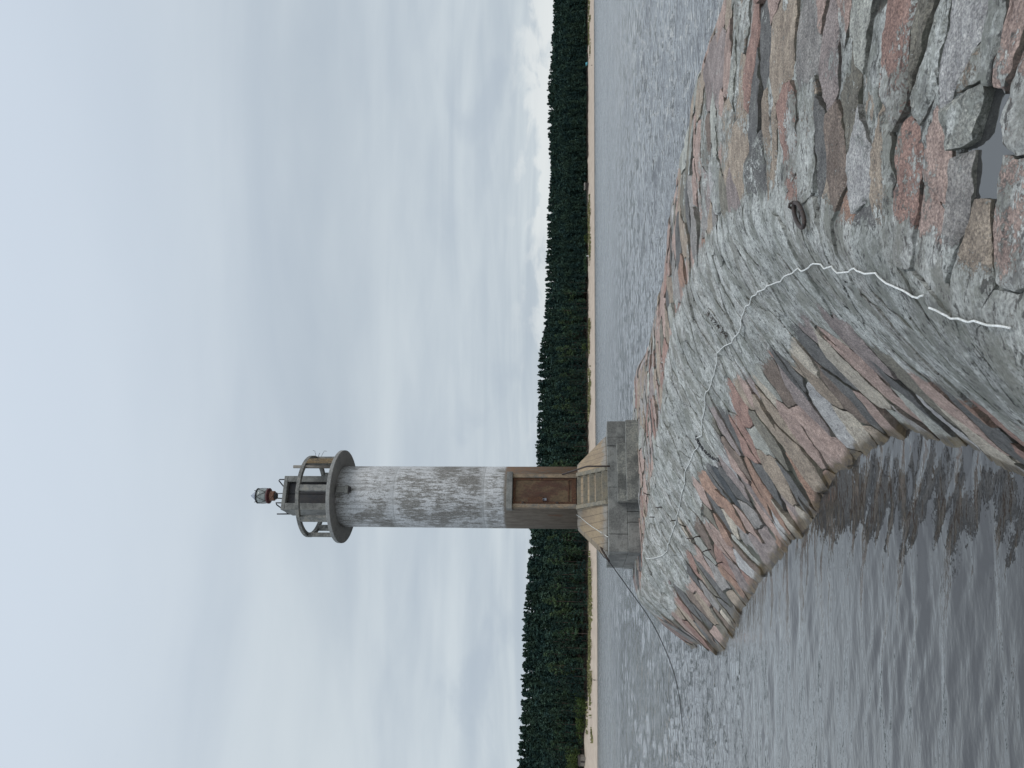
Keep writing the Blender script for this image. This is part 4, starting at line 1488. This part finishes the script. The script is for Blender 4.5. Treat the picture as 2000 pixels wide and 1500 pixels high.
# where the trees stand
spots = []
tr = random.Random(5)
for x in np.arange(-330, 480, 4.0):
    for dd in np.arange(1.0, BACK, 4.4):
        X = x + tr.uniform(-2.4, 2.4); dx = dd + tr.uniform(-2.3, 2.3)
        ty = np.interp(X, [-260, -160, -140, -100, 300], [38, 38, 30, 26, 30])
        Y = float(shore_y(X)) + ty + dx
        U = 750 + 1500 * X / Y
        if -140 < U < 1640:
            spots.append((X, Y, dx))
arr = np.array([(a, b) for a, b, c in spots])
zz, _, _ = land_z(arr[:, 0], arr[:, 1])
trees = []
for i, (X, Y, dx) in enumerate(spots):
    k = tr.choice([0, 1, 2, 3, 4, 5, 6, 7, 8, 9]) if dx > 7 else tr.choice([0, 2, 4, 4, 5, 5, 7, 9])
    top = 3.4 + (1151 - np.interp(750 + 1500 * X / Y, skU, skV)) / 1500 * Y
    z = float(zz[i])
    sc_ = tr.uniform(0.78, 1.12)
    if dx < 8: sc_ *= tr.uniform(0.45, 1.0)
    hh_ = variants[k][1] * sc_
    lim = top + tr.uniform(-0.9, 0.5)
    if z + hh_ > lim: sc_ = max(0.35, (lim - z) / variants[k][1])
    elif dx > BACK - 16: sc_ = (lim - z) / variants[k][1]
    trees.append((X, Y, z - 0.2, sc_, k, tr.uniform(0, 6.28), dx))
# the nearest 290 as single trees, the rest of the wood as one mass
trees.sort(key=lambda t: (0 if (abs(750 + 1500 * t[0] / t[1] - 750) < 790 and t[6] < 18) else 1, t[1]))
single, rest = trees[:290], trees[290:]
labs = {'pine': ('pine_tree', 'dark green pine with a bare lower trunk standing in the wood behind the beach'),
        'spruce': ('spruce_tree', 'dark pointed spruce among the pines behind the beach')}
for (X, Y, z, s_, k, a, dx) in single:
    kind, h, cme, tme, _, _ = variants[k]
    nm, lb = labs[kind]
    t = empty(nm, (X, Y, z), a); t.scale = (s_ * 1.05, s_ * 1.05, s_)
    tag(t, lb, 'tree', 'pines behind the beach' if kind == 'pine' else 'spruces behind the beach')
    for n2, me in (('crown', cme), ('trunk', tme)):
        o = bpy.data.objects.new(n2, me); C.objects.link(o); o.parent = t
VV = []; FF = []; k0 = 0
for (X, Y, z, s_, k, a, dx) in rest:
    V2, F2 = variants[k][4], variants[k][5]
    c, s = math.cos(a), math.sin(a)
    W = np.stack([(V2[:, 0] * c - V2[:, 1] * s) * s_ * 1.1 + X, (V2[:, 0] * s + V2[:, 1] * c) * s_ * 1.1 + Y, V2[:, 2] * s_ + z], 1)
    VV.append(W); FF.append(F2 + k0); k0 += len(V2)
# far ridge on the right
for i in range(420):
    U = tr.uniform(1080, 1480); Y = tr.uniform(1250, 1420)
    V = np.interp(U, [1080, 1140, 1190, 1240, 1290, 1330, 1380, 1420, 1480], [1084, 1078, 1072, 1069, 1068, 1069, 1073, 1077, 1086])
    X = (U - 750) / 1500 * Y
    top = 3.4 + (1151 - V) / 1500 * Y - (1420 - Y) * 0.06 + tr.uniform(-2.5, 1.5)
    k = tr.randrange(10)
    V2, F2 = variants[k][4], variants[k][5]
    s_ = tr.uniform(0.9, 1.2); hgt = variants[k][1] * s_
    VV.append(np.stack([V2[:, 0] * s_ * 2.0 + X, V2[:, 1] * s_ * 2.0 + Y, V2[:, 2] * s_ * 1.15 + top - hgt * 1.15], 1)); FF.append(F2 + k0); k0 += len(V2)
fo = np_mesh('forest', np.concatenate(VV), np.concatenate(FF), M['fol2'], smooth=False)
tag(fo, 'dark conifer wood rising behind the first trees of the far shore', 'forest', kind='stuff')
# ridge ground under the far wood
mb = MB()
us = np.linspace(1000, 1560, 40)
vs = []; fs = []
for i, U in enumerate(us):
    V = np.interp(U, [1080, 1140, 1190, 1240, 1290, 1330, 1380, 1420, 1480], [1084, 1078, 1072, 1069, 1068, 1069, 1073, 1077, 1086])
    for j, Y in enumerate((1100, 1260, 1430, 1700)):
        top = 3.4 + (1151 - V) / 1500 * 1420 - 21
        vs.append(((U - 750) / 1500 * Y, Y, [0, top - 12, top, 0][j]))
for i in range(len(us) - 1):
    for j in range(3):
        fs.append((i * 4 + j, (i + 1) * 4 + j, (i + 1) * 4 + j + 1, i * 4 + j + 1))
mb.add(vs, fs, True)
M['floor'] = weathered('forest_floor', (0.02, 0.035, 0.025), (0.03, 0.045, 0.03), None, 0.05, 0.4)
tag(mb.build('hill', M['floor']), kind='structure')

# dune grass patches on the beach
def shore_pt(U, frac):
    """point of the beach seen under photo column U, frac of the way from water to trees"""
    Y = 400.0
    for _ in range(40):
        X = (U - 750) / 1500 * Y
        tree = float(np.interp(X, [-260, -160, -140, -100, 300], [38, 38, 30, 26, 30]))
        Y = Y * 0.5 + 0.5 * (float(shore_y(X)) + frac * tree)
    X = (U - 750) / 1500 * Y
    z = float(land_z(np.array([X]), np.array([Y]))[0][0])
    return Vector((X, Y, z))


mb = MB()
gr = random.Random(3)
patches = [(70, 0.45, 3), (100, 0.9, 10)] + [(u, gr.uniform(0.62, 0.95), gr.uniform(3, 9)) for u in list(range(140, 400, 9)) + list(range(690, 780, 10)) + list(range(820, 880, 10)) + list(range(1000, 1110, 8)) + list(range(1400, 1500, 12))]
for U, fr, wdt in patches:
    c = shore_pt(U, fr)
    for k in range(55):
        X = c.x + gr.gauss(0, wdt * 0.45); Y = c.y + gr.gauss(0, 2.0)
        z = float(np.interp(0, [0], [0])) + c.z
        h = gr.uniform(0.35, 0.95); a = gr.uniform(0, 3.14); w_ = gr.uniform(0.3, 0.7)
        dx, dy = math.cos(a) * w_, math.sin(a) * w_
        ox, oy = gr.uniform(-.3, .3), gr.uniform(-.3, .3)
        mb.add([(X - dx, Y - dy, z - 0.4), (X + dx, Y + dy, z - 0.4), (X + dx * 0.6 + ox, Y + dy * 0.6 + oy, z + h), (X - dx * 0.7 + ox, Y - dy * 0.7 + oy, z + h * 0.8)], [(0, 1, 2, 3)])
tag(mb.build('dune_grass', M['dune']), 'tufts of yellow green dune grass along the upper beach', 'grass', kind='stuff')

# bushes at the foot of the wood
def bush(U, fr, w_, h, lab, n=10, mat='leaf', grp=None):
    c = shore_pt(U, fr)
    q = np.random.default_rng(int(U))
    cs = [(q.normal(0, w_ * 0.35), q.normal(0, 1.0), h * q.uniform(0.25, 0.75)) for i in range(n)]
    rs = [(w_ * 0.3, 0.9, h * 0.3)] * n
    V, F = leaf_cloud(cs, rs, 60, 0.55, int(U) + 1)
    o = np_mesh('bush', V, F, M[mat], smooth=False)
    o.location = c
    tag(o, lab, 'bush', grp)


bush(92, 1.03, 9, 5.0, 'broad bright green bush at the edge of the wood above bare sand', 16)
bush(128, 1.03, 7, 6.0, 'taller light green bush beside the broad bush at the wood edge', 14)
bush(12, 1.0, 8, 9.0, 'big leafy green bush at the far end of the wide beach', 18)
bush(1032, 0.95, 5, 3.4, 'pale green shrub standing out on the upper beach near the white post', 9)
bush(985, 0.98, 6, 4.0, 'dull green shrub at the tree line beside the white post', 9, 'fol')
bush(820, 1.0, 6, 4.5, 'round green shrub at the tree line left of the long fence', 9, 'leaf')

# ---- people on the beach (skinned figures)
def person(pos, rz, pose, label, shirt='dark_cloth'):
    root = empty('person', pos, rz)
    tag(root, label, 'person')
    if pose == 'walk':
        J = {'pel': (0, 0, 0.95), 'che': (0, -0.05, 1.25), 'nec': (0, -0.07, 1.48), 'hea': (0, -0.09, 1.62), 'top': (0, -0.09, 1.74),
             'lsh': (-0.2, -0.06, 1.42), 'lel': (-0.27, -0.02, 1.15), 'lha': (-0.25, -0.15, 0.92), 'rsh': (0.2, -0.06, 1.42), 'rel': (0.27, 0.02, 1.15), 'rha': (0.26, 0.1, 0.9),
             'lhi': (-0.1, 0, 0.9), 'lkn': (-0.14, -0.16, 0.5), 'lfo': (-0.2, -0.1, 0.06), 'lto': (-0.2, -0.26, 0.03), 'rhi': (0.1, 0, 0.9), 'rkn': (0.14, 0.05, 0.5), 'rfo': (0.2, 0.22, 0.08), 'rto': (0.2, 0.08, 0.03)}
    else:
        J = {'pel': (0, 0, 0.13), 'che': (0, 0.04, 0.42), 'nec': (0, 0, 0.62), 'hea': (0, -0.02, 0.75), 'top': (0, -0.02, 0.87),
             'lsh': (-0.19, 0.02, 0.57), 'lel': (-0.3, -0.1, 0.38), 'lha': (-0.15, -0.3, 0.42), 'rsh': (0.19, 0.02, 0.57), 'rel': (0.3, -0.1, 0.38), 'rha': (0.15, -0.3, 0.42),
             'lhi': (-0.12, -0.05, 0.14), 'lkn': (-0.16, -0.36, 0.48), 'lfo': (-0.17, -0.5, 0.08), 'lto': (-0.17, -0.65, 0.04), 'rhi': (0.12, -0.05, 0.14), 'rkn': (0.16, -0.36, 0.46), 'rfo': (0.17, -0.5, 0.08), 'rto': (0.17, -0.65, 0.04)}
    RAD = {'pel': .15, 'che': .16, 'nec': .06, 'hea': .095, 'top': .07, 'lsh': .075, 'rsh': .075, 'lel': .05, 'rel': .05, 'lha': .04, 'rha': .04, 'lhi': .1, 'rhi': .1, 'lkn': .07, 'rkn': .07, 'lfo': .05, 'rfo': .05, 'lto': .04, 'rto': .04}
    E = [('pel', 'che'), ('che', 'nec'), ('nec', 'hea'), ('hea', 'top'), ('che', 'lsh'), ('lsh', 'lel'), ('lel', 'lha'), ('che', 'rsh'), ('rsh', 'rel'), ('rel', 'rha'), ('pel', 'lhi'), ('lhi', 'lkn'), ('lkn', 'lfo'), ('lfo', 'lto'), ('pel', 'rhi'), ('rhi', 'rkn'), ('rkn', 'rfo'), ('rfo', 'rto')]
    ks = list(J)
    me = bpy.data.meshes.new('body')
    me.from_pydata([J[k] for k in ks], [(ks.index(a), ks.index(b)) for a, b in E], [])
    o = bpy.data.objects.new('body', me); C.objects.link(o); o.parent = root
    md = o.modifiers.new('skin', 'SKIN')
    for i, k in enumerate(ks):
        me.skin_vertices[0].data[i].radius = (RAD[k], RAD[k])
    me.skin_vertices[0].data[0].use_root = True
    o.modifiers.new('sub', 'SUBSURF').levels = 1
    me.materials.append(M[shirt])
    hd = MB()
    x, y, z = J['hea']
    hd.lathe([(0.03, z - 0.1), (0.085, z - 0.03), (0.1, z + 0.04), (0.085, z + 0.11), (0.03, z + 0.15)], 14, (x, y))
    h_ = hd.build('hair', M['dark_cloth'], root)


p = at_y(1167, 1325, 326); pz_ = shore_pt(1500 - 1325, 0.05)
person((pz_.x, pz_.y, max(pz_.z, 0.05)), R(70), 'walk', 'person in dark clothes walking along the water edge of the wide beach')
p = shore_pt(1500 - 131, 0.30); person((p.x, p.y, p.z), R(20), 'sit', 'person in dark clothes sitting on the sand nearer the water, facing the lake')
p = shore_pt(1500 - 112, 0.60); person((p.x, p.y, p.z), R(-15), 'sit', 'person in dark clothes sitting on the sand higher up, near the trees')

# white post, fences, huts, tent at the back of the beach
p = shore_pt(1500 - 501, 0.70)
mb = MB(); mb.box(-0.28, 0.28, -0.2, 0.2, -0.3, 2.35, 0.04); mb.box(-0.34, 0.34, -0.26, 0.26, 2.352, 2.5, 0.03)
o = mb.build('white_post', M['white_paint']); o.location = p
tag(o, 'white painted post standing alone on the sand before the dark wood', 'post')


def fence(U0, U1, fr0, fr1, lab, hgt=1.1, mat='wood', step=2.6):
    a, b = shore_pt(U0, fr0), shore_pt(U1, fr1)
    n_ = max(3, int((b - a).length / step))
    root = empty('wooden_fence', a)
    tag(root, lab, 'fence')
    rails = MB()
    P = []
    for i in range(n_ + 1):
        t = i / n_
        q = shore_pt(U0 + (U1 - U0) * t, fr0 + (fr1 - fr0) * t) - a
        P.append(q)
    for i, q in enumerate(P):
        mb = MB(); mb.box(q.x - 0.09, q.x + 0.09, q.y - 0.09, q.y + 0.09, q.z - 0.5, q.z + hgt, 0.01)
        mb.build('post', M[mat], root)
    for hh2 in (0.55, 1.0):
        rails.tube([(q.x, q.y - 0.12, q.z + hgt * hh2 * 0.92) for q in P], 0.07, 6)
    rails.build('rail', M[mat], root)


fence(1080, 1132, 0.93, 0.98, 'grey wooden rail fence at the back of the beach near the dark hut')
fence(1190, 1390, 0.97, 0.99, 'long weathered rail fence below the wood on the distant beach', mat='wood_dark')
fence(892, 930, 0.9, 0.92, 'short dark rail fence in the dune grass above the sand', mat='wood_dark')


def hut(U, fr, w_, h, lab, wall, roofm):
    c = shore_pt(U, fr)
    root = empty('beach_hut', c)
    tag(root, lab, 'hut')
    mb = MB(); mb.box(-w_ / 2, w_ / 2, -1.4, 1.4, -1.0, h * 0.68)
    mb.build('wall', M[wall], root)
    mb = MB()
    e = w_ / 2 + 0.3
    mb.add([(-e, -1.7, h * 0.68), (e, -1.7, h * 0.68), (e, 1.7, h * 0.68), (-e, 1.7, h * 0.68), (-e, 0, h), (e, 0, h)], [(0, 1, 5, 4), (3, 4, 5, 2), (0, 4, 3), (1, 2, 5), (0, 3, 2, 1)])
    mb.build('roof', M[roofm], root)
    mb = MB(); mb.box(-0.4, 0.4, -1.44, -1.402, 0.0, min(1.9, h * 0.62))
    mb.build('door', M['wood_dark'], root)


hut(1134, 1.0, 4.5, 3.0, 'dark small hut between the trees at the back of the beach', 'wood_dark', 'wood')
hut(18, 0.98, 4.2, 3.2, 'brown grey wooden hut half hidden by the bushes on the wide beach', 'wood', 'wood_dark')
c = shore_pt(1500 - 129, 1.02)
mb = MB()
mb.add([(-1.4, -1, 0), (1.4, -1, 0), (1.4, 1, 0), (-1.4, 1, 0), (-1.2, 0, 1.5), (1.2, 0, 1.5), (0, -1.02, 0.75)], [(0, 1, 6), (0, 6, 4), (1, 5, 6), (4, 6, 5), (2, 3, 4, 5), (0, 4, 3), (1, 2, 5)])
o = mb.build('tent', M['teal_cloth']); o.location = c + Vector((0, -0.5, 0.4))
tag(o, 'small teal tent pitched under the trees of the distant beach', 'tent')
